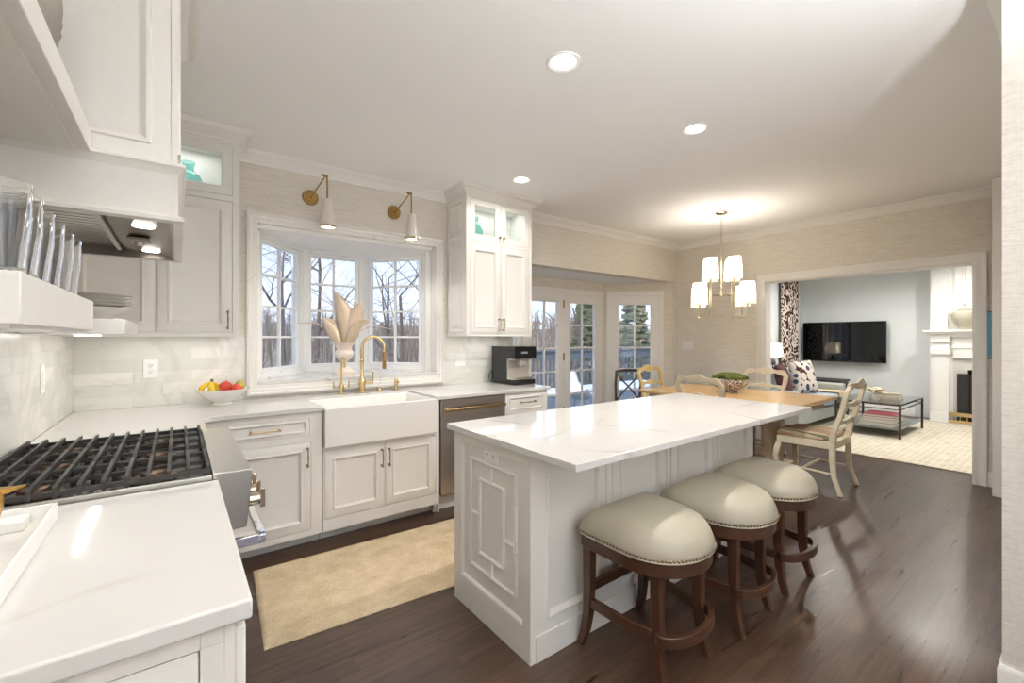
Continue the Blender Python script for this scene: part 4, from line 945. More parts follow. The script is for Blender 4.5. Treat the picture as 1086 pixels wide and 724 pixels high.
# ---- plates on the far shelf
px_, py_ = -.325, 2.90; zb = 1.4522
bw = MB().lathe((px_, py_, zb), [(.001, 0), (.055, 0), (.058, .004), (.10, .03), (.13, .056), (.135, .062), (.129, .061), (.095, .034), (.05, .01), (.001, .008)], 36).build('serving_bowl', 'white_ceramic', loc=(px_, py_, zb))
tagp(bw, 'shallow white bowl at the bottom of the plate stack on the far shelf', 'bowl')
names = ['lowest', 'second', 'third', 'topmost']
for i in range(4):
    z = zb+.0635+i*.0155
    o = MB().lathe((px_, py_, z), [(.001, 0), (.085, 0), (.09, .002), (.142, .0125), (.145, .0145), (.140, .0148), (.088, .006), (.001, .005)], 36).build('plate', 'white_ceramic', loc=(px_, py_, z))
    tagp(o, 'white dinner plate, %s of the four stacked on the shelf beyond the hood' % names[i], 'plate', 'plates stacked on the far shelf')
# ---- carved vase on the upper shelf
t = thing('carved_vase', 'grey carved leaf-relief vase standing on the upper shelf beside the hood', 'vase', (-.345, 1.52, 1.9575))
m = MB(); n = 48; rings = []
for i in range(22):
    k = i/21; z = 1.9575+k*.42; r0 = .05+.062*math.sin(PI*min(1, k*1.05))**.8
    rings.append([(-.345+(r0+.010*math.sin(a*8+math.sin(k*16)*1.8))*math.cos(a), 1.52+(r0+.010*math.sin(a*8+math.sin(k*16)*1.8))*math.sin(a), z) for a in [2*PI*j/n for j in range(n)]])
m.loft(rings).build('body', 'greystone', t, angle=80)

# ---- glass vessels inside the lit cabinets
def vessel(lab, c, prof, handle=False, name='glass_vase'):
    t = thing(name, lab, 'vase', c); MB().lathe(c, prof, 28).build('body', 'aqua', t)
    if handle: MB().tube([(c[0]+.03, c[1], c[2]+.19), (c[0]+.065, c[1], c[2]+.185), (c[0]+.075, c[1], c[2]+.15), (c[0]+.055, c[1], c[2]+.12)], .005, 8).build('handle', 'aqua', t)
jug = [(.001, 0), (.055, 0), (.066, .02), (.068, .10), (.055, .135), (.028, .155), (.024, .175), (.032, .205), (.029, .205), (.021, .175), (.025, .157), (.052, .133), (.064, .10), (.062, .022), (.001, .006)]
vessel('aqua glass jug inside the lit top of the left wall cabinet', (.055, 3.60, 2.2658), [(r*1.25, z*1.25) for r, z in jug], False, 'glass_jug')
vessel('aqua glass vase behind the left small glass door of the right wall cabinet', (2.265, 3.58, 2.2624), [(r*1.1, z*1.25) for r, z in jug])
vessel('tall narrow aqua glass bottle behind the right small glass door', (2.575, 3.60, 2.2624), [(r*.7, z*1.3) for r, z in jug], False, 'glass_bottle')

# ---- marble tray and gilt bird on the near worktop
t = thing('serving_tray', 'white rectangular tray with a marbled base on the near left worktop', 'tray', (-.36, 1.35, .9142))
tx0, tx1, ty0, ty1 = -.505, -.240, .985, 1.572
MB().box(tx0+.006, tx1-.006, ty0+.006, ty1-.006, .9145, .922).build('tray_base', 'marble_frame', t)
m = MB(); tz = .958; [m.box(*q, .9144, tz) for q in ((tx0, tx0+.006, ty0, ty1), (tx1-.006, tx1, ty0, ty1), (tx0+.006, tx1-.006, ty0, ty0+.006), (tx0+.006, tx1-.006, ty1-.006, ty1))]; m.build('tray_rim', 'trim', t, bevel=.0015)
o = MB().box(-.37, -.285, 1.50, 1.560, .9225, .945).build('matchbox', 'trim', loc=(-.33, 1.53, .9225), bevel=.002); tagp(o, 'small white box at the far end of the tray', 'box')
t = thing('gilt_pitcher', 'gold pitcher with a long flat spout at the left picture edge, in the tray', 'pitcher', (-.316, 1.40, .9225))
gx_, gy_, gz_ = -.330, 1.40, .9225
MB().lathe((gx_, gy_, gz_), [(.001, 0), (.027, 0), (.028, .004), (.021, .009), (.025, .014), (.017, .024), (.016, .035), (.026, .055), (.034, .085), (.036, .105), (.030, .125), (.018, .138), (.001, .140)], 24).build('body', 'gold', t)
MB().loft([[(gx_+.00, gy_-.014, gz_+.112), (gx_+.00, gy_+.016, gz_+.112), (gx_+.00, gy_+.014, gz_+.132), (gx_+.00, gy_-.012, gz_+.132)], [(gx_+.04, gy_+.006, gz_+.115), (gx_+.04, gy_+.030, gz_+.115), (gx_+.04, gy_+.028, gz_+.124), (gx_+.04, gy_+.008, gz_+.124)], [(gx_+.060, gy_+.032, gz_+.118), (gx_+.060, gy_+.038, gz_+.118), (gx_+.060, gy_+.038, gz_+.121), (gx_+.060, gy_+.032, gz_+.121)]]).build('spout', 'gold', t)

# ---- kitchen rug: slightly skewed runner with carved border lines
c4 = [Vector((.300, 2.190)), Vector((2.02, 2.085)), Vector((2.06, 2.925)), Vector((.352, 2.985))]
def rq(u, v): return (c4[0]*(1-u)*(1-v)+c4[1]*u*(1-v)+c4[2]*u*v+c4[3]*(1-u)*v)
U_ = [0, .004]+[i/60 for i in range(1, 60)]+[.996, 1]; V_ = [0, .006]+[i/40 for i in range(1, 40)]+[.994, 1]
rm = MB(); vs = []; fs = []
for i, u in enumerate(U_):
    for j, v in enumerate(V_):
        p = rq(u, v); du = min(u, 1-u)*1.72; dv = min(v, 1-v)*.85; dd = min(du, dv)
        z = .009
        for L_ in (.055, .11, .15, .19): z -= .0045*math.exp(-((dd-L_)/.007)**2)
        if dd < .006: z = .002
        vs.append((p.x, p.y, z))
nv = len(V_)
for i in range(len(U_)-1):
    for j in range(nv-1): fs.append((i*nv+j, (i+1)*nv+j, (i+1)*nv+j+1, i*nv+j+1))
rm.add(vs, fs); rm.slab([c4[0], c4[1], c4[2], c4[3]], .0005, .002)
o = rm.build('runner_rug', 'rug', loc=(1.2, 2.55, .0005), angle=60); tagp(o, 'sand coloured wool runner rug with carved border lines in front of the sink', 'rug')

# ---- stools
def D_outline(W_, L_, n=26, off=0):
    pts = []; r = W_/2; st = L_-r
    for i in range(n+1):
        a = PI*i/n; c, s = math.cos(a), math.sin(a)
        pts.append(Vector((-(r+off)*math.copysign(abs(c)**.92, c), st+(r+off)*abs(s)**.92)))
    for y in (.75, .5, .25): pts.append(Vector((r+off, st*y)))
    pts.append(Vector((r+off-.008, -off)))
    for k in (.75, .5, .25, 0, -.25, -.5, -.75): pts.append(Vector(((r+off)*k, -off-.010*(1-k*k))))
    pts.append(Vector((-r-off+.008, -off)))
    for y in (.25, .5, .75): pts.append(Vector((-r-off, st*y)))
    return pts
def stool(lab, loc, rz):
    t = thing('counter_stool', lab, 'stool', loc, rz, group='counter stools along the island')
    Ws, Ls = .462, .468
    o1 = D_outline(Ws, Ls)
    R = lambda sc_, z, dy=.24: [(p.x*sc_, dy+(p.y-dy)*sc_, z) for p in o1]
    MB().loft([R(.985, .505), R(1.0, .511), R(1.004, .522), R(.985, .545), R(.935, .572), R(.85, .598), R(.71, .619), R(.5, .634), R(.25, .641), R(.02, .642)]).build('cushion', 'leather', t, local=True, angle=70)
    pp = [(p.x*1.012, .24+(p.y-.24)*1.012, .507) for p in o1]; MB().tube(pp, .0042, 8, True).build('piping', 'piping', t, local=True)
    # nailheads
    nh = MB(); per = []
    pr = [Vector(q) for q in pp]; acc = 0; 
    for i in range(len(pr)):
        a, b_ = pr[i], pr[(i+1) % len(pr)]; L_ = (b_-a).length; s = (-acc) % .0155
        while s < L_:
            c = a+(b_-a)*(s/L_); per.append(c); s += .0155
        acc += L_
    cen = Vector((0, .24, 0))
    for c in per:
        d = Vector((c.x-cen.x, c.y-cen.y, 0)).normalized(); q = Vector((c.x, c.y, .5165))+d*.004
        nh.add([q+d*.006]+[q+Vector((-d.y, d.x, 0))*math.cos(2*PI*k/6)*.0066+Vector((0, 0, 1))*math.sin(2*PI*k/6)*.0066 for k in range(6)], [(0, k+1, (k+1) % 6+1) for k in range(6)])
    nh.build('nailhead_trim', 'nail', t, local=True)
    out = [(p.x*.975, .24+(p.y-.24)*.975) for p in o1]; inn = [(p.x*.86, .24+(p.y-.24)*.90) for p in o1]
    n = len(out); m = MB(); m.loft([[(x, y, .445) for x, y in out], [(x, y, .503) for x, y in out], [(x, y, .503) for x, y in inn], [(x, y, .445) for x, y in inn]], closed=True)
    m.build('apron', 'darkwood', t, local=True, bevel=.003)
    LG = [(-.195, .035, -.012, -.028), (.195, .035, .012, -.028), (-.148, .352, -.008, .03), (.148, .352, .008, .03)]
    for (x, y, sx_, sy_) in LG:
        pts = [(x, y, .5025), (x, y, .42), (x, y, .26), (x+sx_*.15, y+sy_*.15, .15), (x+sx_*.55, y+sy_*.55, .07), (x+sx_*1.3, y+sy_*1.3, 0)]
        ws = [(.040, .048), (.040, .046), (.038, .042), (.036, .038), (.034, .034), (.032, .030)]
        MB().beam(pts, ws).build('leg', 'darkwood', t, local=True, bevel=.003)
    rp = [(-.160, .36)]+[(-.168*math.cos(PI*k/16), .375+.075*math.sin(PI*k/16)) for k in range(17)]+[(.160, .36)]
    MB().sweep(rp, [(-.011, .178), (-.011, .222), (.011, .222), (.011, .178)]).build('foot_rail', 'darkwood', t, local=True, bevel=.003)
    for s in (-1, 1):
        MB().sweep([(s*.195, .05), (s*.190, .20), (s*.160, .34)], [(-.010, .178), (-.010, .220), (.010, .220), (.010, .178)]).build('stretcher', 'darkwood', t, local=True, bevel=.002)
    MB().box(-.178, .178, .028, .046, .243, .285).build('stretcher', 'darkwood', t, local=True, bevel=.002)
    return t
st = stool('sage leather counter stool with nailheads, nearest the camera', (1.655, 1.396, 0), PI)
dup(st, (2.20, 1.378, 0), PI+.04, 'sage leather counter stool with nailheads, middle one of the three at the island')
dup(st, (2.755, 1.388, 0), PI-.03, 'sage leather counter stool with nailheads, farthest from the camera beside the striped dining chair')

# ================================================================ DINING
# ---- table
t = thing('dining_table', 'honey coloured wooden trestle dining table beyond the island', 'table', (4.85, 2.42, 0))
tx0, tx1, ty0, ty1 = 4.30, 5.40, 1.60, 3.24
o = MB().box(tx0, tx1, ty0, ty1, .732, .762).build('tabletop', 'pine', t, bevel=.006)
m = MB(); m.box(tx0, tx1, ty0, ty0+.10, .7621, .7632).box(tx0, tx1, ty1-.10, ty1, .7621, .7632); m.build('breadboard_end', 'pine', t)
m = MB(); a_ = .09; [m.box(*q, .655, .7318) for q in ((tx0+a_, tx1-a_, ty0+a_, ty0+a_+.022), (tx0+a_, tx1-a_, ty1-a_-.022, ty1-a_), (tx0+a_, tx0+a_+.022, ty0+a_+.022, ty1-a_-.022), (tx1-a_-.022, tx1-a_, ty0+a_+.022, ty1-a_-.022))]; m.build('apron', 'pedestal', t, bevel=.003)
for y in (1.98, 2.86):
    pr = [(-.20, .0), (-.20, .05), (-.13, .075), (-.10, .12), (-.115, .2), (-.15, .30), (-.155, .42), (-.12, .52), (-.10, .58), (-.16, .61), (-.30, .63), (-.30, .7315)]
    poly = [(4.85+a, z) for a, z in pr]+[(4.85-a, z) for a, z in reversed(pr)]
    MB().prism(poly, lambda p, h: (p[0], h, p[1]), y-.045, y+.045).build('pedestal', 'pedestal', t, bevel=.006)
    MB().box(4.85-.36, 4.85+.36, y-.05, y+.05, .0, .07).build('trestle_foot', 'pedestal', t, bevel=.012)
MB().box(4.82, 4.88, 2.026, 2.814, .15, .24).build('stretcher', 'pedestal', t, bevel=.006)

# ---- country ladder-back dining chair (front is local +y)
def dining_chair(lab, loc, rz, paint='cream', seat='stripe'):
    t = thing('dining_chair', lab, 'chair', loc, rz, group='carved cream dining chairs around the table')
    w = .235; d0, d1 = 0.0, .44
    cu = [(-w+.02, d0+.03), (w-.02, d0+.03), (w+.01, d1-.02), (w-.03, d1+.01), (0, d1+.022), (-w+.03, d1+.01), (-w-.01, d1-.02)]
    C0 = Vector((0, .22))
    R = lambda s, z: [((p[0])*s, .22+(p[1]-.22)*s, z) for p in cu]
    MB().loft([R(.97, .452), R(1.0, .462), R(1.0, .478), R(.95, .498), R(.80, .512), R(.4, .520), R(.05, .521)]).build('seat', seat, t, local=True, angle=70)
    m = MB(); fo = [(-w+.015, d0+.0), (w-.015, d0), (w+.005, d1), (-w-.005, d1)]
    m.prism([(p[0], p[1]) for p in [(-w+.0, -.015), (w-.0, -.015), (w+.01, d1), (0, d1+.018), (-w-.01, d1)]], lambda p, h: (p[0], p[1], h), .385, .4515); m.build('seat_frame', paint, t, local=True, bevel=.006)
    for s in (-1, 1):
        MB().beam([(s*(w-.02), d1-.02, .395), (s*(w-.005), d1-.005, .34), (s*(w-.0), d1+.008, .26), (s*(w-.02), d1-.01, .12), (s*(w-.02), d1-.012, .04), (s*(w-.008), d1+.005, 0)], [(.046, .046), (.05, .05), (.044, .044), (.032, .032), (.028, .028), (.038, .038)]).build('leg', paint, t, local=True, bevel=.006)
        MB().beam([(s*(w-.015), -.0, .46), (s*(w-.015), -.0, .30), (s*(w-.012), -.01, .16), (s*(w-.0), -.045, .06), (s*(w+.005), -.065, 0)], [(.040, .045), (.038, .044), (.034, .038), (.032, .034), (.034, .036)]).build('leg', paint, t, local=True, bevel=.006)
        post = [(s*(w-.012), -.003, .455), (s*(w-.012), -.010, .53), (s*(w+.002), -.03, .60), (s*(w-.018), -.055, .68), (s*(w-.02), -.075, .76), (s*(w-.006), -.095, .84), (s*(w-.004), -.112, .91), (s*(w-.03), -.125, .955)]
        MB().beam(post, [(.044, .050), (.042, .046), (.052, .042), (.042, .038), (.040, .036), (.046, .036), (.044, .036), (.034, .03)]).build('back_post', paint, t, local=True, bevel=.005)
        MB().tube([(s*(w-.018), .02, .17), (s*(w-.02), d1-.02, .185)], .010, 8).build('stretcher', paint, t, local=True)
    MB().tube([(-w+.02, .23, .178), (0, .23, .180), (w-.02, .23, .178)], [.010, .017, .010], 8).build('stretcher', paint, t, local=True)
    def slat(name, z, yb, half, hgt, wav, arch, slope=.20):
        n = 24; top = []; bot = []
        for i in range(n+1):
            k = -1+2*i/n; x = k*half
            zt = z+hgt/2+arch*(1-k*k)+wav*math.cos(k*PI*2.0)*(1-abs(k)**3); zb = z-hgt/2+arch*.6*(1-k*k)-wav*.9*math.cos(k*PI*2.0)*(1-abs(k)**3)
            top.append((x, zt)); bot.append((x, zb))
        poly = top+bot[::-1]
        m = MB().loft([[(x, yb+.028*(1-(x/half)**2)*-1-slope*(zz-z)-.0, zz) for x, zz in poly], [(x, yb+.020+.028*(1-(x/half)**2)*-1-slope*(zz-z), zz) for x, zz in poly]])
        return m.build(name, paint, t, local=True, bevel=.004)
    slat('crest_rail', .940, -.122, w-.010, .056, .015, .030)
    slat('back_slat', .775, -.085, w-.03, .040, .009, .016); slat('back_slat', .625, -.045, w-.018, .040, .008, .012)
    return t
c0 = dining_chair('cream distressed ladder-back chair with striped seat at the near end of the table, seen side-on', (4.785, 1.40, 0), .02)
c1 = dup(c0, (4.22, 2.375, 0), -PI/2, 'greyed ladder-back dining chair between island and table, back towards the island')
c2 = dup(c0, (5.60, 2.44, 0), PI/2, 'cream ladder-back dining chair beyond the moss bowl, against the wide opening')
c3 = dup(c0, (4.96, 3.44, 0), PI, 'honey yellow dining chair at the far end of the table by the glazed door')
for c, mt in ((c1, 'gray_cream'), (c3, 'honey_cream')):
    for ch in c.children:
        if not ch.name.startswith('seat') or 'frame' in ch.name:
            ch.data = ch.data.copy(); ch.data.materials[0] = M[mt]
# ---- X-back chair by the glazed door
t = thing('crossback_chair', 'dark brown X-back wooden chair in front of the diagonal glazed door', 'chair', (5.14, 4.03, 0), math.radians(-20))
for s in (-1, 1):
    MB().beam([(s*.20, .0, .90), (s*.205, .02, .70), (s*.19, .03, .45), (s*.20, .0, .2), (s*.205, -.03, 0)], [(.03, .03)]*5).build('back_post', 'crosswood', t, local=True, bevel=.005)
    MB().beam([(s*.185, -.0-.38, .44), (s*.185, -.385, .2), (s*.19, -.39, 0)], [(.034, .034), (.03, .03), (.026, .026)]).build('leg', 'crosswood', t, local=True, bevel=.005)
    MB().tube([(s*.19, .01, .22), (s*.188, -.37, .22)], .011, 8).build('stretcher', 'crosswood', t, local=True)
    MB().tube([(s*.19, .012, .86), (s*.10, .016, .76), (0, .012+.012*s, .665), (-s*.10, .03, .57), (-s*.18, .03, .48)], .012, 8).build('cross_bar', 'crosswood', t, local=True)
MB().tube([(-.21, .0, .885), (-.10, .03, .90), (0, .036, .905), (.10, .03, .90), (.21, .0, .885)], .020, 10).build('top_rail', 'crosswood', t, local=True)
MB().slab([(-.20, .02), (.20, .02), (.215, -.38), (0, -.41), (-.215, -.38)], .44, .465).build('seat', 'crosswood', t, local=True, bevel=.008)

# ---- moss bowl
bc_ = (4.90, 2.47, .7636)
t = thing('moss_bowl', 'blue and white patterned ceramic bowl of green moss on the dining table', 'bowl', bc_)
MB().lathe(bc_, [(.001, 0), (.085, 0), (.088, .010), (.082, .016), (.12, .04), (.165, .075), (.192, .115), (.198, .150), (.192, .150), (.184, .115), (.155, .08), (.10, .04), (.001, .03)], 40).build('bowl_body', 'bowl_blue', t)
m = MB(); rnd = random.Random(3)
for i in range(46):
    a = rnd.random()*2*PI; r = (rnd.random()**.5)*.155; m.ell((bc_[0]+r*math.cos(a), bc_[1]+r*math.sin(a), bc_[2]+.150+.042*(1-(r/.17)**2)), .038+.012*rnd.random(), .038+.012*rnd.random(), .030, 12, 8)
tagp(m.build('moss', 'moss', t, angle=180), kind='stuff')

# ---- chandelier
cx_, cy_ = 4.75, 2.48
t = thing('chandelier', 'brass chandelier with pleated white shades on U-shaped arms over the dining table', 'chandelier', (cx_, cy_, 1.59))
MB().lathe((cx_, cy_, ZC-.026), [(.001, 0), (.045, 0), (.063, .012), (.065, .0255), (.001, .0255)], 28).build('canopy', 'nickel', t)
m = MB(); z = ZC-.03; i = 0
m.cyl((cx_, cy_, 2.55), (cx_, cy_, ZC-.026), .005, n=8)
z = 2.55
while z > 2.235:
    a = 0 if i % 2 else PI/2
    m.tube([(cx_+.010*math.cos(q)*math.cos(a), cy_+.010*math.cos(q)*math.sin(a), z-.017+.019*math.sin(q)) for q in [2*PI*k/10 for k in range(10)]], .0022, 5, True); z -= .028; i += 1
m.build('chain', 'nickel', t)
MB().lathe((cx_, cy_, 1.812), [(.001, 0), (.014, .004), (.016, .02), (.012, .03), (.017, .05), (.010, .07), (.009, .24), (.012, .27), (.008, .34), (.010, .40), (.006, .43), (.001, .432)], 16).build('stem', 'nickel', t)
rdx, fdx = Vector((.798, -.603, 0)), Vector((.603, .798, 0))
for (a, b_) in [(.32*math.cos(math.radians(q)), .32*math.sin(math.radians(q))) for q in (-66, 24, 114, 204)]:
    c0_ = Vector((cx_, cy_, 0)); o_ = rdx*a+fdx*b_; i_ = o_*.5
    din = i_.normalized()
    m = MB(); Z = Vector((0, 0, 1)); P0 = c0_+i_; P1 = c0_+o_
    m.tube([c0_+Z*1.832, P0+Z*1.832], .0055, 8)
    u = [P0+Z*2.0, P0+Z*1.625]
    for k in range(7):
        q = PI/2*k/6; u.append(P0+din*.028*(1-math.cos(q))+Z*(1.620-.028*math.sin(q)))
    for k in range(7):
        q = PI/2*k/6; u.append(P1-din*.028*(1-math.sin(q))+Z*(1.592+.028*(1-math.cos(q))))
    u.append(P1+Z*1.71); m.tube(u, .0058, 8)
    m.build('arm', 'nickel', t)
    for (pp, zb_) in ((P0, 1.998), (P1, 1.718)):
        MB().cyl(pp+Z*(zb_-.02), pp+Z*(zb_+.06), .011, .011, 10).build('candle_sleeve', 'nickel', t)
        s = MB(); n = 44; rings = []
        for (r, z) in ((.080, 0), (.0795, .035), (.0795, .036), (.066, .228)):
            rings.append([pp+Z*(zb_+z)+Vector(((r+(.0012 if j % 2 else -.0012))*math.cos(2*PI*j/n), (r+(.0012 if j % 2 else -.0012))*math.sin(2*PI*j/n), 0)) for j in range(n)])
        s.loft(rings, caps=False); s.build('shade', 'shade', t, angle=80, recalc=False)
        b = MB().tube([pp+Z*(zb_+.0355)+Vector((.081*math.cos(q), .081*math.sin(q), 0)) for q in [2*PI*k/24 for k in range(24)]], .0016, 5, True); b.build('shade_trim', 'trim', t)
        MB().ell(tuple(pp+Z*(zb_+.10)), .016, .016, .03, 10, 8).build('bulb', 'bulb', t)
        light('POINT', 'chandelier_lamp', pp+Z*(zb_+.165), 3.2, (1, .92, .82), size=.05)

# ---- recessed ceiling lights
def can(x, y, lab, e=46, z=ZC):
    t = thing('ceiling_light', lab, 'ceiling light', (x, y, z), group='recessed ceiling lights')
    MB().lathe((x, y, z), [(.062, -.0005), (.085, -.0005), (.085, -.004), (.080, -.007), (.064, -.003), (.058, .0)], 32).build('trim_ring', 'trim', t)
    MB().cyl((x, y, z-.0012), (x, y, z-.0030), .060, .060, 28).build('lens', 'lamp_on', t)
    light('SPOT', 'can_lamp', (x, y, z-.012), e, (1, .955, .90), size=.05, spot=165, blend=.6)
can(1.533, 1.601, 'round recessed ceiling light above the near end of the island, largest of the three', 30)
can(2.717, 1.594, 'round recessed ceiling light above the far end of the island', 100)
can(2.389, 3.024, 'round recessed ceiling light in front of the right wall cabinet', 20)
can(.55, .50, 'round recessed ceiling light above the camera', 7); can(1.7, -.9, 'added unseen recessed ceiling light behind the camera, for fill', 20)  # the one behind the camera is added as unseen fill

# ---- added uplighter, out of view, bouncing fill light off the ceiling
t = thing('added_uplighter', 'added unseen uplighter floor lamp behind the camera, for fill light', 'lamp', (0.85, -.95, 0))
MB().lathe((0.85, -.95, 0), [(.001, .0), (.14, 0), (.14, .02), (.02, .03), (.012, .04)], 28).build('base', 'bronze', t)
MB().cyl((0.85, -.95, .03), (0.85, -.95, 1.78), .012, n=12).build('pole', 'bronze', t)
MB().lathe((0.85, -.95, 1.77), [(.015, 0), (.06, .02), (.16, .10), (.162, .10), (.06, .014), (.015, -.006)], 32).build('bowl_shade', 'nickel', t)
light('SPOT', 'fill_uplight', (0.85, -.95, 1.90), 290, (.97, .985, 1), size=.1, rot=(PI, 0, 0), spot=165, blend=.5)

# ---- painting on the end wall
t = thing('painting', 'narrow blue abstract painting on the end wall, right of the wide opening', 'painting', (XE, .46, 1.40))
MB().fbox(fE, .30, .628, 1.175, 1.612, .001, .022).build('frame', 'black_matte', t, bevel=.002)
pmat = quartz('blue_abstract_paint', S(104, 158, 184), S(190, 214, 220), 1.0, 7., .5)
MB().fbox(fE, .308, .620, 1.183, 1.604, .0221, .0235).build('canvas', pmat, t)

# ================================================================ LIVING ROOM
XT = 10.2
struct(MB().box(XT, XT+.15, -1.9, 3.8, 0, ZC), 'wall_living_far', 'bluewall')
w = MB(); lx0, lx1, lz0, lz1 = 6.9, 8.5, .55, 2.12
w.box(XE+.147, lx0, 3.65, 3.8, 0, ZC); w.box(lx1, XT, 3.65, 3.8, 0, ZC); w.box(lx0, lx1, 3.65, 3.8, 0, lz0); w.box(lx0, lx1, 3.65, 3.8, lz1, ZC); struct(w, 'wall_living_left', 'bluewall')
struct(MB().box(XE+.147, XT, -2.05, -1.9, 0, ZC), 'wall_living_right', 'bluewall')
w = MB(); w.box(XE+.148, XE+.152, -1.9, .6, 0, ZC); w.box(XE+.148, XE+.152, 2.64, 3.65, 0, ZC); w.box(XE+.148, XE+.152, .6, 2.64, 2.17, ZC); struct(w, 'wall_living_near', 'bluewall')
fLw = REAR(3.65)
o = thing('window_4', None, None, (8.15, 3.65, .55)); o['kind'] = 'structure'
m = MB(); m.frame(fLw, lx0-.10, lx1+.10, lz0-.10, lz1+.10, [(0, 0), (0, .022), (.10, .018), (.10, -.12), (0, -.0)]); m.build('window_frame', 'trim', o)
m = MB(); m.frame(fLw, lx0, lx1, lz0, lz1, [(0, -.10), (0, -.05), (.05, -.05), (.05, -.10)])
for i in range(1, 3): x = lx0+(lx1-lx0)*i/3; m.fbox(fLw, x-.03, x+.03, lz0, lz1, -.10, -.05)
for j in range(1, 4): z = lz0+(lz1-lz0)*j/4; m.fbox(fLw, lx0, lx1, z-.01, z+.01, -.085, -.06)
m.build('sash', 'trim', o); MB().fbox(fLw, lx0, lx1, lz0, lz1, -.075, -.071).build('pane', 'pane', o)
struct(MB().sweep([(XT, 1.9), (XT, 3.65), (XE+.16, 3.65)], bp), 'baseboard_3', 'trim')
struct(MB().sweep([(XT, 1.95), (XT, 3.65), (XE+.16, 3.65)], crown_prof(ZC)), 'trim_21', 'trim')
# rug
o = MB().box(6.33, 9.72, -1.0, 3.1, .0005, .012).build('area_rug', 'rug_living', loc=(8, 1, 0), bevel=.004); tagp(o, 'large cream woven area rug in the living room', 'rug')
# curtain
m = MB(); n = 60; pts = [(9.05+.73*i/n, 3.56+.035*math.sin(i/n*2*PI*6.5)) for i in range(n+1)]
m.loft([[(x, y, z) for x, y in pts]+[(x, y+.006, z) for x, y in reversed(pts)] for z in (.03, .9, 1.8, 2.62)])
o = m.build('curtain', 'curtain', loc=(9.6, 3.56, .03), angle=80); tagp(o, 'dark red and cream patterned curtain beside the television', 'curtain')
o = MB().tube([(7.0, 3.57, 2.64), (10.1, 3.57, 2.64)], .014, 10).build('curtain_rod', 'bronze', loc=(8.5, 3.57, 2.64)); tagp(o, 'dark metal curtain rod above the living room window', 'curtain rod')
# tv
t = thing('television', 'large flat black television on a tilting bracket on the pale blue wall', 'television', (10.08, 2.92, 1.29))
MB().box(10.055, 10.095, 2.262, 3.575, .905, 1.665).build('casing', 'black_matte', t, bevel=.004)
MB().box(10.050, 10.0545, 2.272, 3.565, .925, 1.655).build('screen', 'screen', t)
MB().box(10.0965, XT-.001, 2.75, 3.1, 1.15, 1.45).build('bracket', 'black_matte', t)
# fireplace breast, overmantel, mantel, surround
t = thing('fireplace', 'white panelled fireplace surround with mantel shelf and pale stone inset', 'fireplace', (9.95, .85, 0))
FX = 9.86; fF = F((FX, 0, 0), (0, 1, 0), (-1, 0, 0)); fy0, fy1 = .02, 1.66
m = MB(); m.box(FX, XT-.001, fy0, 1.36-.0, 1.03, ZC-.001); m.box(FX, XT-.001, 1.36, fy1, 0, ZC-.001); m.box(FX, XT-.001, fy0, .32, 0, 1.03)
m.build('chimney_breast', 'trim', t)
m = MB(); m.ring(fF, .30, 1.38, 1.62, 2.62, [(0, 0), (0, .02), (.03, .035), (.05, .03), (.08, .012), (.10, .012), (.105, .03), (.13, .03), (.14, .008)]); m.fbox(fF, 1.44, 1.64, 1.49, 2.70, 0, .03); m.fbox(fF, .04, .24, 1.49, 2.70, 0, .03); m.build('overmantel_panel', 'trim', t, bevel=.003)
m = MB(); m.box(FX-.17, FX, fy0-.08, fy1+.06, 1.455, 1.490); m.box(FX-.14, FX, fy0-.05, fy1+.03, 1.42, 1.455); m.box(FX-.11, FX, fy0-.02, fy1+.01, 1.385, 1.42); m.build('mantel_shelf', 'trim', t, bevel=.006)
m = MB(); m.fbox(fF, .30, 1.38, 1.04, 1.385, .0, .05); m.fbox(fF, .30, 1.38, 1.20, 1.215, .05, .065); m.build('frieze', 'trim', t, bevel=.003)
for (a, b_) in ((1.42, 1.62), (.06, .26)):
    m = MB(); m.fbox(fF, a, b_, .16, 1.385, 0, .06); m.fbox(fF, a-.02, b_+.02, 0, .16, 0, .09); m.fbox(fF, a-.02, b_+.02, 1.10, 1.20, 0, .10); m.fbox(fF, a-.01, b_+.01, 1.30, 1.385, 0, .10); m.fbox(fF, a+.03, b_-.03, .2, 1.06, .06, .068); m.build('pilaster', 'trim', t, bevel=.004)
m = MB(); m.fbox(fF, 1.22, 1.38, 0, 1.03, -.02, .01).fbox(fF, .30, .46, 0, 1.03, -.02, .01).fbox(fF, .46, 1.22, .86, 1.03, -.02, .01); m.build('stone_inset', 'stone', t)
m = MB(); m.box(FX+.02, FX+.30, .46, .48, 0, .86).box(FX+.02, FX+.30, 1.20, 1.22, 0, .86).box(FX+.28, FX+.30, .48, 1.20, 0, .86).box(FX+.02, FX+.30, .46, 1.22, .861, .88); m.build('firebox', 'sooty', t)
o = MB().box(9.73, FX-.001, -.1, 1.78, .0005, .02).build('hearth_slab', 'stone', t, bevel=.003)
m = MB(); fsx = 9.80
t = thing('fire_screen', 'dark folding mesh fire screen standing in the fireplace opening', 'fire screen', (9.80, .9, .02))
for k, (p, q) in enumerate((((9.80, 1.33), (9.835, 1.20)), ((9.835, 1.19), (9.835, .50)), ((9.835, .49), (9.80, .36)))):
    a, b_ = Vector((p[0], p[1], 0)), Vector((q[0], q[1], 0)); u = (b_-a); f = F((a.x, a.y, 0), u, (-abs(u.y), u.x, 0)); L_ = u.length
    MB().frame(f, 0, L_, .0205, .80, [(0, -.006), (0, .006), (.014, .006), (.014, -.006)]).build('screen_frame', 'bronze', t)
    MB().fbox(f, .012, L_-.012, .034, .787, -.001, .001).build('mesh_panel', pm('wire_mesh', S(60, 60, 62), .6, .5) if 'wire_mesh' not in bpy.data.materials else bpy.data.materials['wire_mesh'], t)
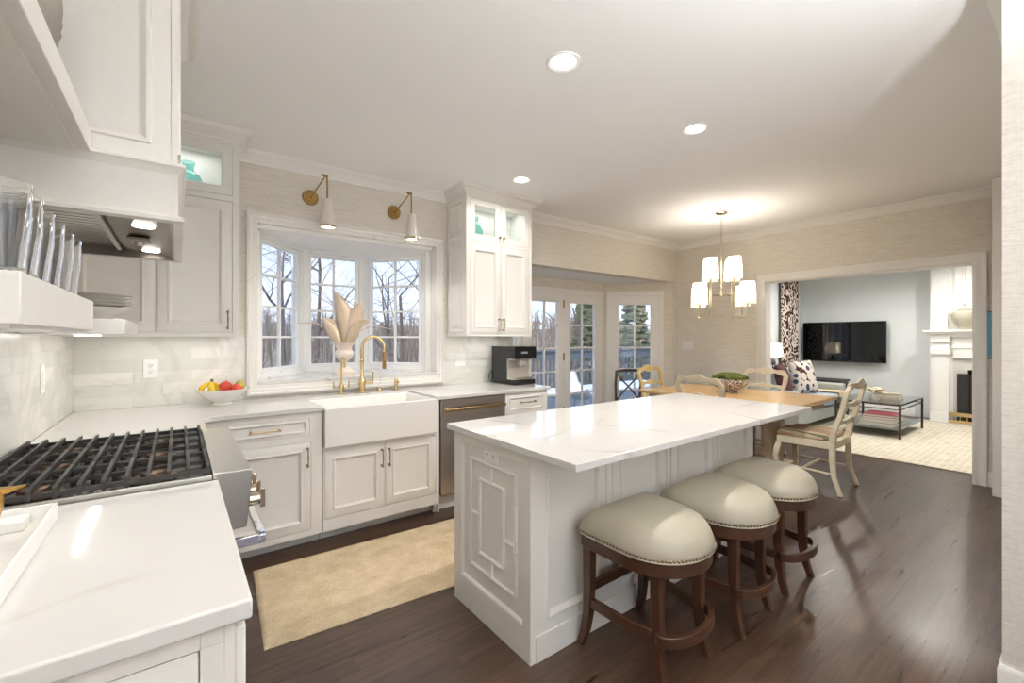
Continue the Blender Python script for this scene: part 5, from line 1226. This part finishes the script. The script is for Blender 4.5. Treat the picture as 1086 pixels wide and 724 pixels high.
t = thing('fireplace_fender', 'low polished brass fender in front of the fireplace', 'fender', (9.76, .9, .02))
m = MB().box(9.745, 9.757, .22, 1.42, .0205, .07).box(9.745, 9.757, .22, 1.42, .13, .19).box(9.757, 9.81, 1.408, 1.42, .0205, .19).box(9.757, 9.81, .22, .232, .0205, .19); m.build('rail', 'brass', t, bevel=.003)
m = MB(); [m.cyl((9.751, y, .07), (9.751, y, .13), .006, n=8) for y in [.25+.08*i for i in range(15)]]; m.build('spindle_row', 'brass', t)
# urn on mantel
uc = (9.765, 1.245, 1.4905)
t = thing('lidded_urn', 'grey-beige lidded stoneware urn on the mantel shelf', 'urn', uc)
MB().lathe(uc, [(.001, 0), (.085, 0), (.082, .02), (.10, .07), (.14, .15), (.155, .215), (.14, .27), (.09, .30), (.065, .305), (.001, .305)], 28).build('body', 'urn_glaze', t)
MB().lathe((uc[0], uc[1], uc[2]+.3055), [(.078, 0), (.078, .012), (.045, .045), (.015, .06), (.012, .075), (.022, .09), (.012, .105), (.001, .108)], 24).build('lid', 'urn_glaze', t)
for s in (-1, 1): MB().tube([(uc[0], uc[1]+s*.135, uc[2]+.255), (uc[0], uc[1]+s*.168, uc[2]+.265), (uc[0], uc[1]+s*.178, uc[2]+.235), (uc[0], uc[1]+s*.15, uc[2]+.205)], .010, 8).build('handle', 'urn_glaze', t)
# coffee table
t = thing('coffee_table', 'glass-topped coffee table on a thin dark metal frame with a lower shelf', 'table', (8.25, 1.93, .012))
kx0, kx1, ky0, ky1 = 7.64, 8.87, 1.575, 2.29; zt_ = .49
for (x, y) in ((kx0, ky0), (kx0, ky1), (kx1, ky0), (kx1, ky1)): MB().box(x-.0125, x+.0125, y-.0125, y+.0125, .0125, zt_-.02).build('leg', 'bronze', t, bevel=.002)
def rect_bars(z, h): 
    m = MB(); m.box(kx0+.0126, kx1-.0126, ky0-.008, ky0+.008, z, z+h).box(kx0+.0126, kx1-.0126, ky1-.008, ky1+.008, z, z+h).box(kx0-.008, kx0+.008, ky0+.0126, ky1-.0126, z, z+h).box(kx1-.008, kx1+.008, ky0+.0126, ky1-.0126, z, z+h); return m
rect_bars(zt_-.036, .016).build('top_rail', 'bronze', t); rect_bars(.40, .010).build('middle_rail', 'bronze', t)
MB().box(kx0-.0125, kx1+.0125, ky0-.0125, ky1+.0125, zt_-.0195, zt_-.0095).build('glass_top', 'tableglass', t)
MB().box(kx0+.013, kx1-.013, ky0+.009, ky1-.009, .125, .14).build('lower_shelf', pm('shelf_slate', S(128, 130, 134), .3), t)
zz = .1405
def book(lab, x, y, w_, d_, h_, z, rz, colr, grp, pages='paper'):
    t = thing('book', lab, 'book', (x, y, z), rz, group=grp)
    mat = pm('cover', colr, .5)
    m = MB(); m.box(-w_/2, w_/2, -d_/2, d_/2, 0, .003).box(-w_/2, w_/2, -d_/2, d_/2, h_-.003, h_).box(-w_/2, w_/2, d_/2-.003, d_/2, .003, h_-.003); m.build('cover', mat, t, local=True)
    MB().box(-w_/2+.004, w_/2-.004, -d_/2+.004, d_/2-.0035, .0032, h_-.0032).build('pages', pages, t, local=True)
for i, (c, h_, w_) in enumerate(((S(150, 140, 132), .05, .46), (S(196, 190, 180), .045, .44), (S(170, 160, 150), .03, .42), (S(176, 66, 80), .028, .40))):
    nm = ['bottom', 'second', 'third', 'red-covered top'][i]
    book('large art book, %s in the stack on the lower shelf of the coffee table' % nm, 7.99, 1.85, w_+.06, w_-.06, h_, zz, .04*i-.05, c, 'art books on the lower shelf'); zz += h_+.0005
zz = zt_-.0092
for i, (c, h_, w_) in enumerate(((S(206, 200, 186), .045, .34), (S(186, 184, 158), .035, .32))):
    book('%s book lying on the coffee table glass beside the flowers' % ['cream', 'pale green'][i], 8.27, 1.86, w_, w_-.1, h_, zz, PI/2+.1*i, c, None or 'books on the glass top'); zz += h_+.0005
t = thing('flower_vase', 'small pot of cream artificial flowers on the coffee table', 'flowers', (7.93, 1.90, zt_-.009))
fc = Vector((7.93, 1.90, zt_-.0092))
MB().lathe(fc, [(.001, 0), (.04, 0), (.055, .03), (.055, .07), (.045, .085), (.001, .085)], 20).build('pot', 'white_ceramic', t)
rnd = random.Random(5)
for i in range(9):
    a = rnd.random()*2*PI; r = .06*rnd.random()**.5+.015; c = fc+Vector((r*math.cos(a), r*math.sin(a), .115+.05*rnd.random()))
    m = MB(); m.ell(c, .028, .028, .02, 8, 6)
    for k in range(5): q = 2*PI*k/5; m.ell(c+Vector((.024*math.cos(q), .024*math.sin(q), .003)), .02, .02, .009, 8, 6)
    m.build('blossom', 'flower', t)
m = MB(); [m.ell(fc+Vector((.085*math.cos(q), .085*math.sin(q), .13)), .02, .012, .012, 8, 6) for q in (1.2, 3.4, 5.6)]; m.build('seed_pod', 'crosswood', t)

# sofa along the left wall, only its right end shows
t = thing('sofa', 'grey upholstered sofa with pale blue seat in front of the living room window', 'sofa', (8.0, 3.1, .012))
sx0, sx1, sy0, sy1 = 6.95, 8.95, 2.50, 3.42
MB().box(sx0, sx1, sy0+.02, sy1, .12, .30).build('base', 'sofa', t, bevel=.015)
MB().box(sx0+.16, sx1-.12, sy0-.01, sy1-.22, .301, .47).build('seat_cushion', 'sofa_seat', t, bevel=.045, seg=4)
m = MB(); m.prism([(sy1-.22, .30), (sy1-.30, .78), (sy1-.26, .84), (sy1-.10, .84), (sy1-.02, .78), (sy1, .30)], lambda p, h: (h, p[0], p[1]), sx0, sx1); m.build('backrest', 'sofa', t, bevel=.03, seg=3)
for a, b_ in ((sx0, sx0+.15), (sx1-.12, sx1)): MB().box(a, b_, sy0+.04, sy1-.02, .301, .60).build('armrest', 'sofa', t, bevel=.035, seg=4)
for x in (sx0+.08, sx1-.06):
    for y in (sy0+.08, sy1-.08): MB().beam([(x, y, .119), (x, y, .0125)], [(.05, .05), (.035, .035)]).build('leg', 'crosswood', t)
def pillow(lab, c, mat, rz, tilt, s=.25, th=.075):
    n = 12; vs = []; m = MB()
    for sg in (-1, 1):
        b = len(vs)
        for i in range(n+1):
            for j in range(n+1):
                u, v = -1+2*i/n, -1+2*j/n; k = max(0, (1-u**4)*(1-v**4))**.6
                vs.append((u*s*(1-.06*(1-v*v)), sg*th*k, v*s*(1-.06*(1-u*u))))
    fs = []
    for b in (0, (n+1)**2):
        for i in range(n):
            for j in range(n): q = b+i*(n+1)+j; fs.append((q, q+1, q+n+2, q+n+1))
    m.add(vs, fs); m.xf(Matrix.Rotation(rz, 4, 'Z') @ Matrix.Rotation(tilt, 4, 'X'))
    m.xf(Matrix.Translation(c)); o = m.build('throw_pillow', mat, loc=tuple(c), angle=180)
    bm = bmesh.new(); bm.from_mesh(o.data); bmesh.ops.remove_doubles(bm, verts=bm.verts, dist=1e-4); bmesh.ops.recalc_face_normals(bm, faces=bm.faces); bm.to_mesh(o.data); bm.free()
    return tagp(o, lab, 'pillow', 'throw pillows on the sofa')
pillow('ikat throw pillow with red and blue ogee motif leaning on the sofa back', Vector((8.05, 2.86, .735)), 'ikat', -.25, -.25, .27, .085)
pillow('dark floral throw pillow half hidden at the left end of the sofa', Vector((7.40, 2.90, .72)), 'cushion_dark', .15, -.25, .25)
o = MB().loft([[(x+dx, y, z) for y, z in ((2.475, .20), (2.475, .40), (2.50, .485), (2.62, .487), (2.95, .487), (2.95, .492), (2.60, .495), (2.48, .493), (2.455, .41), (2.455, .20))] for x, dx in ((8.42, .0), (8.55, .01), (8.70, -.01), (8.80, .0))]).build('throw_blanket', 'throw', loc=(8.6, 2.7, .2), bevel=.004); tagp(o, 'beige woven throw draped over the right end of the sofa seat', 'blanket')
# end table and lamp
t = thing('end_table', 'dark square end table beyond the right arm of the sofa', 'table', (9.22, 3.0, .012))
MB().box(9.0, 9.44, 2.62, 3.15, .60, .635).box(9.02, 9.42, 2.64, 3.13, .54, .60).build('tabletop', 'dark_table', t, bevel=.005)
for x in (9.03, 9.41):
    for y in (2.65, 3.12): MB().beam([(x, y, .5395), (x, y, .0125)], [(.045, .045), (.03, .03)]).build('leg', 'dark_table', t)
MB().box(9.05, 9.39, 2.67, 3.10, .16, .18).build('lower_shelf', 'dark_table', t)
lc = Vector((8.55, 3.53, 0))
t = thing('table_lamp', 'table lamp with a white rectangular shade behind the sofa', 'lamp', (8.55, 3.52, .70))
MB().box(8.47, 8.63, 3.46, 3.58, .012, .03).cyl((8.55, 3.52, .03), (8.55, 3.52, .88), .012, n=10).build('stand', 'bronze', t)
MB().lathe((8.55, 3.52, .88), [(.001, 0), (.04, 0), (.05, .03), (.03, .10), (.012, .12), (.001, .12)], 20).build('lamp_base', 'dark_table', t)
m = MB(); m.loft([[(8.55+a*s, 3.50+b_*s*.35, z) for a, b_ in ((-1, -1), (1, -1), (1, 1), (-1, 1))] for z, s in ((1.02, .215), (1.27, .18))], caps=False); m.build('lamp_shade', 'shade', t, recalc=False)
light('POINT', 'table_lamp_bulb', (8.55, 3.50, 1.14), 5, (1, .86, .7), size=.03)
# added ceiling lights, out of view, that brighten the living room
can(7.2, 1.2, 'added unseen ceiling light in the living room near the opening', 110); can(8.9, 1.0, 'added unseen ceiling light in the living room near the fireplace', 80); can(8.4, 2.6, 'added unseen ceiling light in the living room before the television', 90)

# ================================================================ OUTSIDE
gr = MB(); n = 40; vs = []; fs = []
rnd = random.Random(11)
ys = [4.9, 7, 9, 12, 15, 18, 22, 27, 33, 40, 50, 62, 76]
def gh(x, y):
    d = max(0, y-16+.25*(x-5)*0); return -1.6+ (d*.10 if d < 40 else 4.0+(d-40)*.04) + .5*math.sin(x*.11+y*.07)*min(1, d/8)
xs = [-60+4*i for i in range(45)]
for y in ys:
    for x in xs: vs.append((x, y, gh(x, y)))
nx = len(xs)
for i in range(len(ys)-1):
    for j in range(nx-1): fs.append((i*nx+j, i*nx+j+1, (i+1)*nx+j+1, (i+1)*nx+j))
gr.add(vs, fs); struct(gr, 'ground', 'hillgrass', recalc=False)
# deck
m = MB(); 
for i in range(22): m.box(3.2, 13.2, 4.75+i*.2, 4.75+i*.2+.19, -.16, -.12)
struct(m, 'deck_floor', 'deck_paint')
def railing(p, q, lab, skip=()):
    p, q = Vector(p), Vector(q); u = q-p; L_ = u.length; u.normalize(); f = F((p.x, p.y, 0), (u.x, u.y, 0), (-u.y, u.x, 0))
    t = thing('deck_railing', lab, 'railing', (p.x, p.y, -.12))
    m = MB(); m.fbox(f, 0, L_, .76, .98, -.02, .02).fbox(f, 0, L_, .98, 1.01, -.07, .07); m.build('top_rail', 'deck_paint', t)
    MB().fbox(f, 0, L_, -.02, .04, -.02, .02).build('bottom_rail', 'deck_paint', t)
    k = int(L_/.15)
    for i in range(min(k, 90)): MB().fbox(f, i*.15+.02, i*.15+.07, .041, .759, -.015, .015).build('baluster', 'deck_paint', t)
railing((4.6, 9.0), (13.1, 9.0), 'slate blue deck railing parallel to the house wall'); railing((13.1, 8.9), (13.1, 4.8), 'slate blue deck railing at the far side of the deck')
# outdoor shell chair
t = thing('outdoor_chair', 'white moulded outdoor lounge chair on the deck behind the glazed door', 'chair', (6.1, 6.0, -.12), math.radians(200))
n = 16; m = MB(); rings = []
prof = [(-.30, .80), (-.27, .62), (-.22, .45), (-.10, .34), (.08, .31), (.25, .34), (.36, .40)]
vs = []; fs = []
for i, (y, z) in enumerate(prof):
    for j in range(n+1):
        a = -1+2*j/n; vs.append((a*.33*(1-.12*(i in (0, 6))), y+.10*a*a*(1 if i < 4 else -.2), z+.16*a*a*(.2 if i == 0 else 1)))
for i in range(len(prof)-1):
    for j in range(n): q = i*(n+1)+j; fs.append((q, q+1, q+n+2, q+n+1))
o = m.add(vs, fs).build('shell', 'white_plastic', t, local=True, recalc=False, angle=80); s = o.modifiers.new('solid', 'SOLIDIFY'); s.thickness = .012
for sx_ in (-1, 1):
    for y_ in (-.2, .25): MB().cyl((sx_*.10, y_*.4, .33), (sx_*.26, y_, 0.0), .012, n=8).build('leg', 'chrome', t, local=True)
o = MB().box(7.4, 11.8, 7.8, 8.8, -.119, .03).build('snow_pile', 'snow', loc=(9, 8.3, -.12), bevel=.06); tagp(o, 'thin bank of old snow along the deck railing', 'snow', None, 'stuff')
# trees
def tree(lab, x, y, h, seed, r0=.16, lean=0, depth=5):
    rnd = random.Random(seed); m = MB(); z0 = gh(x, y)-.2
    def br(p, d, L, r, k):
        pts = [p]; rs = [r]; q = p.copy(); dd = d.copy(); ns = 4 if k else 6
        for i in range(ns):
            dd = (dd+Vector((rnd.uniform(-1, 1), rnd.uniform(-1, 1), rnd.uniform(-.3, .6)))*.16*(1 if k else .5)).normalized(); q = q+dd*L/ns; pts.append(q.copy()); rs.append(r*(1-(.55)*(i+1)/ns))
        m.tube(pts, rs, 5 if k < 2 else 3)
        if k >= depth: return
        c = [4, 4, 3, 3, 2][min(k, 4)]
        for j in range(c):
            t_ = rnd.uniform(.35, 1) if j < c-1 else 1; idx = min(ns, max(1, int(t_*ns))); b = pts[idx]
            ax = Vector((rnd.uniform(-1, 1), rnd.uniform(-1, 1), rnd.uniform(-.2, .6))).normalized()
            nd = (dd*.45+ax*.9).normalized(); br(b, nd, L*rnd.uniform(.6, .8), rs[idx]*.62, k+1)
    br(Vector((x, y, z0)), Vector((lean, 0, 1)).normalized(), h*.42, r0, 0)
    t = thing('bare_tree', lab, 'tree', (x, y, z0), group='bare winter trees behind the house')
    m.build('branches', 'bark', t, recalc=False)
T_ = [(2.4, 13.5, 11, .17, 'bare tree nearest behind the middle casement of the sink window'), (-1.2, 12, 10, .14, 'bare tree seen through the left casement'), (6.2, 14.5, 11, .17, 'bare tree seen through the right casement'),
      (4.6, 20, 13, .18, 'taller bare tree farther back between the middle and right casement'), (9.0, 15, 11, .16, 'bare tree behind the deck railing, seen in the left glazed door'), (12.0, 17, 12, .17, 'bare tree behind the deck, seen in the middle glazed door'),
      (16.0, 15.5, 11, .16, 'bare tree at the right of the garden, seen in the diagonal glazed door'), (0.4, 22, 12, .17, 'slim bare tree on the slope to the left'), (9.5, 24, 13, .18, 'bare tree up the slope to the right')]
for i, (x, y, h, r0, lb) in enumerate(T_): tree(lb, x, y, h, 21+i, r0*.62)
# thicket on the hillside
m = MB(); rnd = random.Random(77)
for i in range(3400):
    y = rnd.uniform(17, 60); x = 4+rnd.uniform(-1, 1)*(12+y*.9); z = gh(x, y)-.1; h = rnd.uniform(1.0, 3.4); r = rnd.uniform(.02, .06)*(.6+y/50); l = rnd.uniform(-.35, .35)*h*.4
    m.tube([(x, y, z), (x+l*.4, y, z+h*.5), (x+l, y, z+h)], [r, r*.7, r*.2], 3)
    for k in range(3):
        a = rnd.uniform(.3, .9); s = rnd.choice((-1, 1))*rnd.uniform(.25, .6)*h*.5; m.tube([(x+l*a, y, z+h*a), (x+l*a+s, y+.1, z+h*(a+.22))], [r*.5, r*.15], 3)
o = m.build('hillside_thicket', 'brush', loc=(4, 30, 0), recalc=False); tagp(o, 'dense bare brush covering the hillside behind the garden', 'brush', None, 'stuff')
for i, (x, y, s, lb) in enumerate(((20, 19, 3.0, 'dark evergreen shrub behind the diagonal glazed door, left'), (23.5, 18, 3.4, 'dark evergreen shrub behind the diagonal glazed door, right'))):
    m = MB(); rnd = random.Random(i); z = gh(x, y)
    for k in range(260):
        a = rnd.random()*2*PI; v = rnd.random(); r = s*.5*(1-v*.75)*rnd.uniform(.5, 1); c = Vector((x+r*math.cos(a), y+r*math.sin(a), z+v*s*1.6))
        m.ell(c, .28, .28, .13, 5, 3)
    t = thing('evergreen_shrub', lb, 'shrub', (x, y, z)); m.build('foliage', 'evergreen', t, recalc=False)
# parked car down the drive
cxx, cyy = 4.5, 14.0; cz = gh(cxx, cyy)
t = thing('parked_car', 'dark car parked below the garden window, roof and windows just visible', 'car', (cxx, cyy, cz))
poly = [(-2.2, .35), (-2.2, .85), (-1.3, 1.0), (-.7, 1.42), (.8, 1.45), (1.5, 1.0), (2.1, .9), (2.2, .35)]
MB().prism([(cxx+a, cz+b_) for a, b_ in poly], lambda p, h: (p[0], h, p[1]), cyy-.85, cyy+.85).build('body', 'car', t, bevel=.08, seg=3)
MB().prism([(cxx+a, cz+b_) for a, b_ in ((-1.15, 1.02), (-.66, 1.36), (.74, 1.38), (1.3, 1.02))], lambda p, h: (p[0], h, p[1]), cyy-.856, cyy+.856).build('side_window', 'screen', t)
for a in (-1.4, 1.4):
    for b_ in (-.78, .78): MB().cyl((cxx+a, cyy+b_-.1, cz+.34), (cxx+a, cyy+b_+.1, cz+.34), .34, n=20).build('wheel', 'black_matte', t)
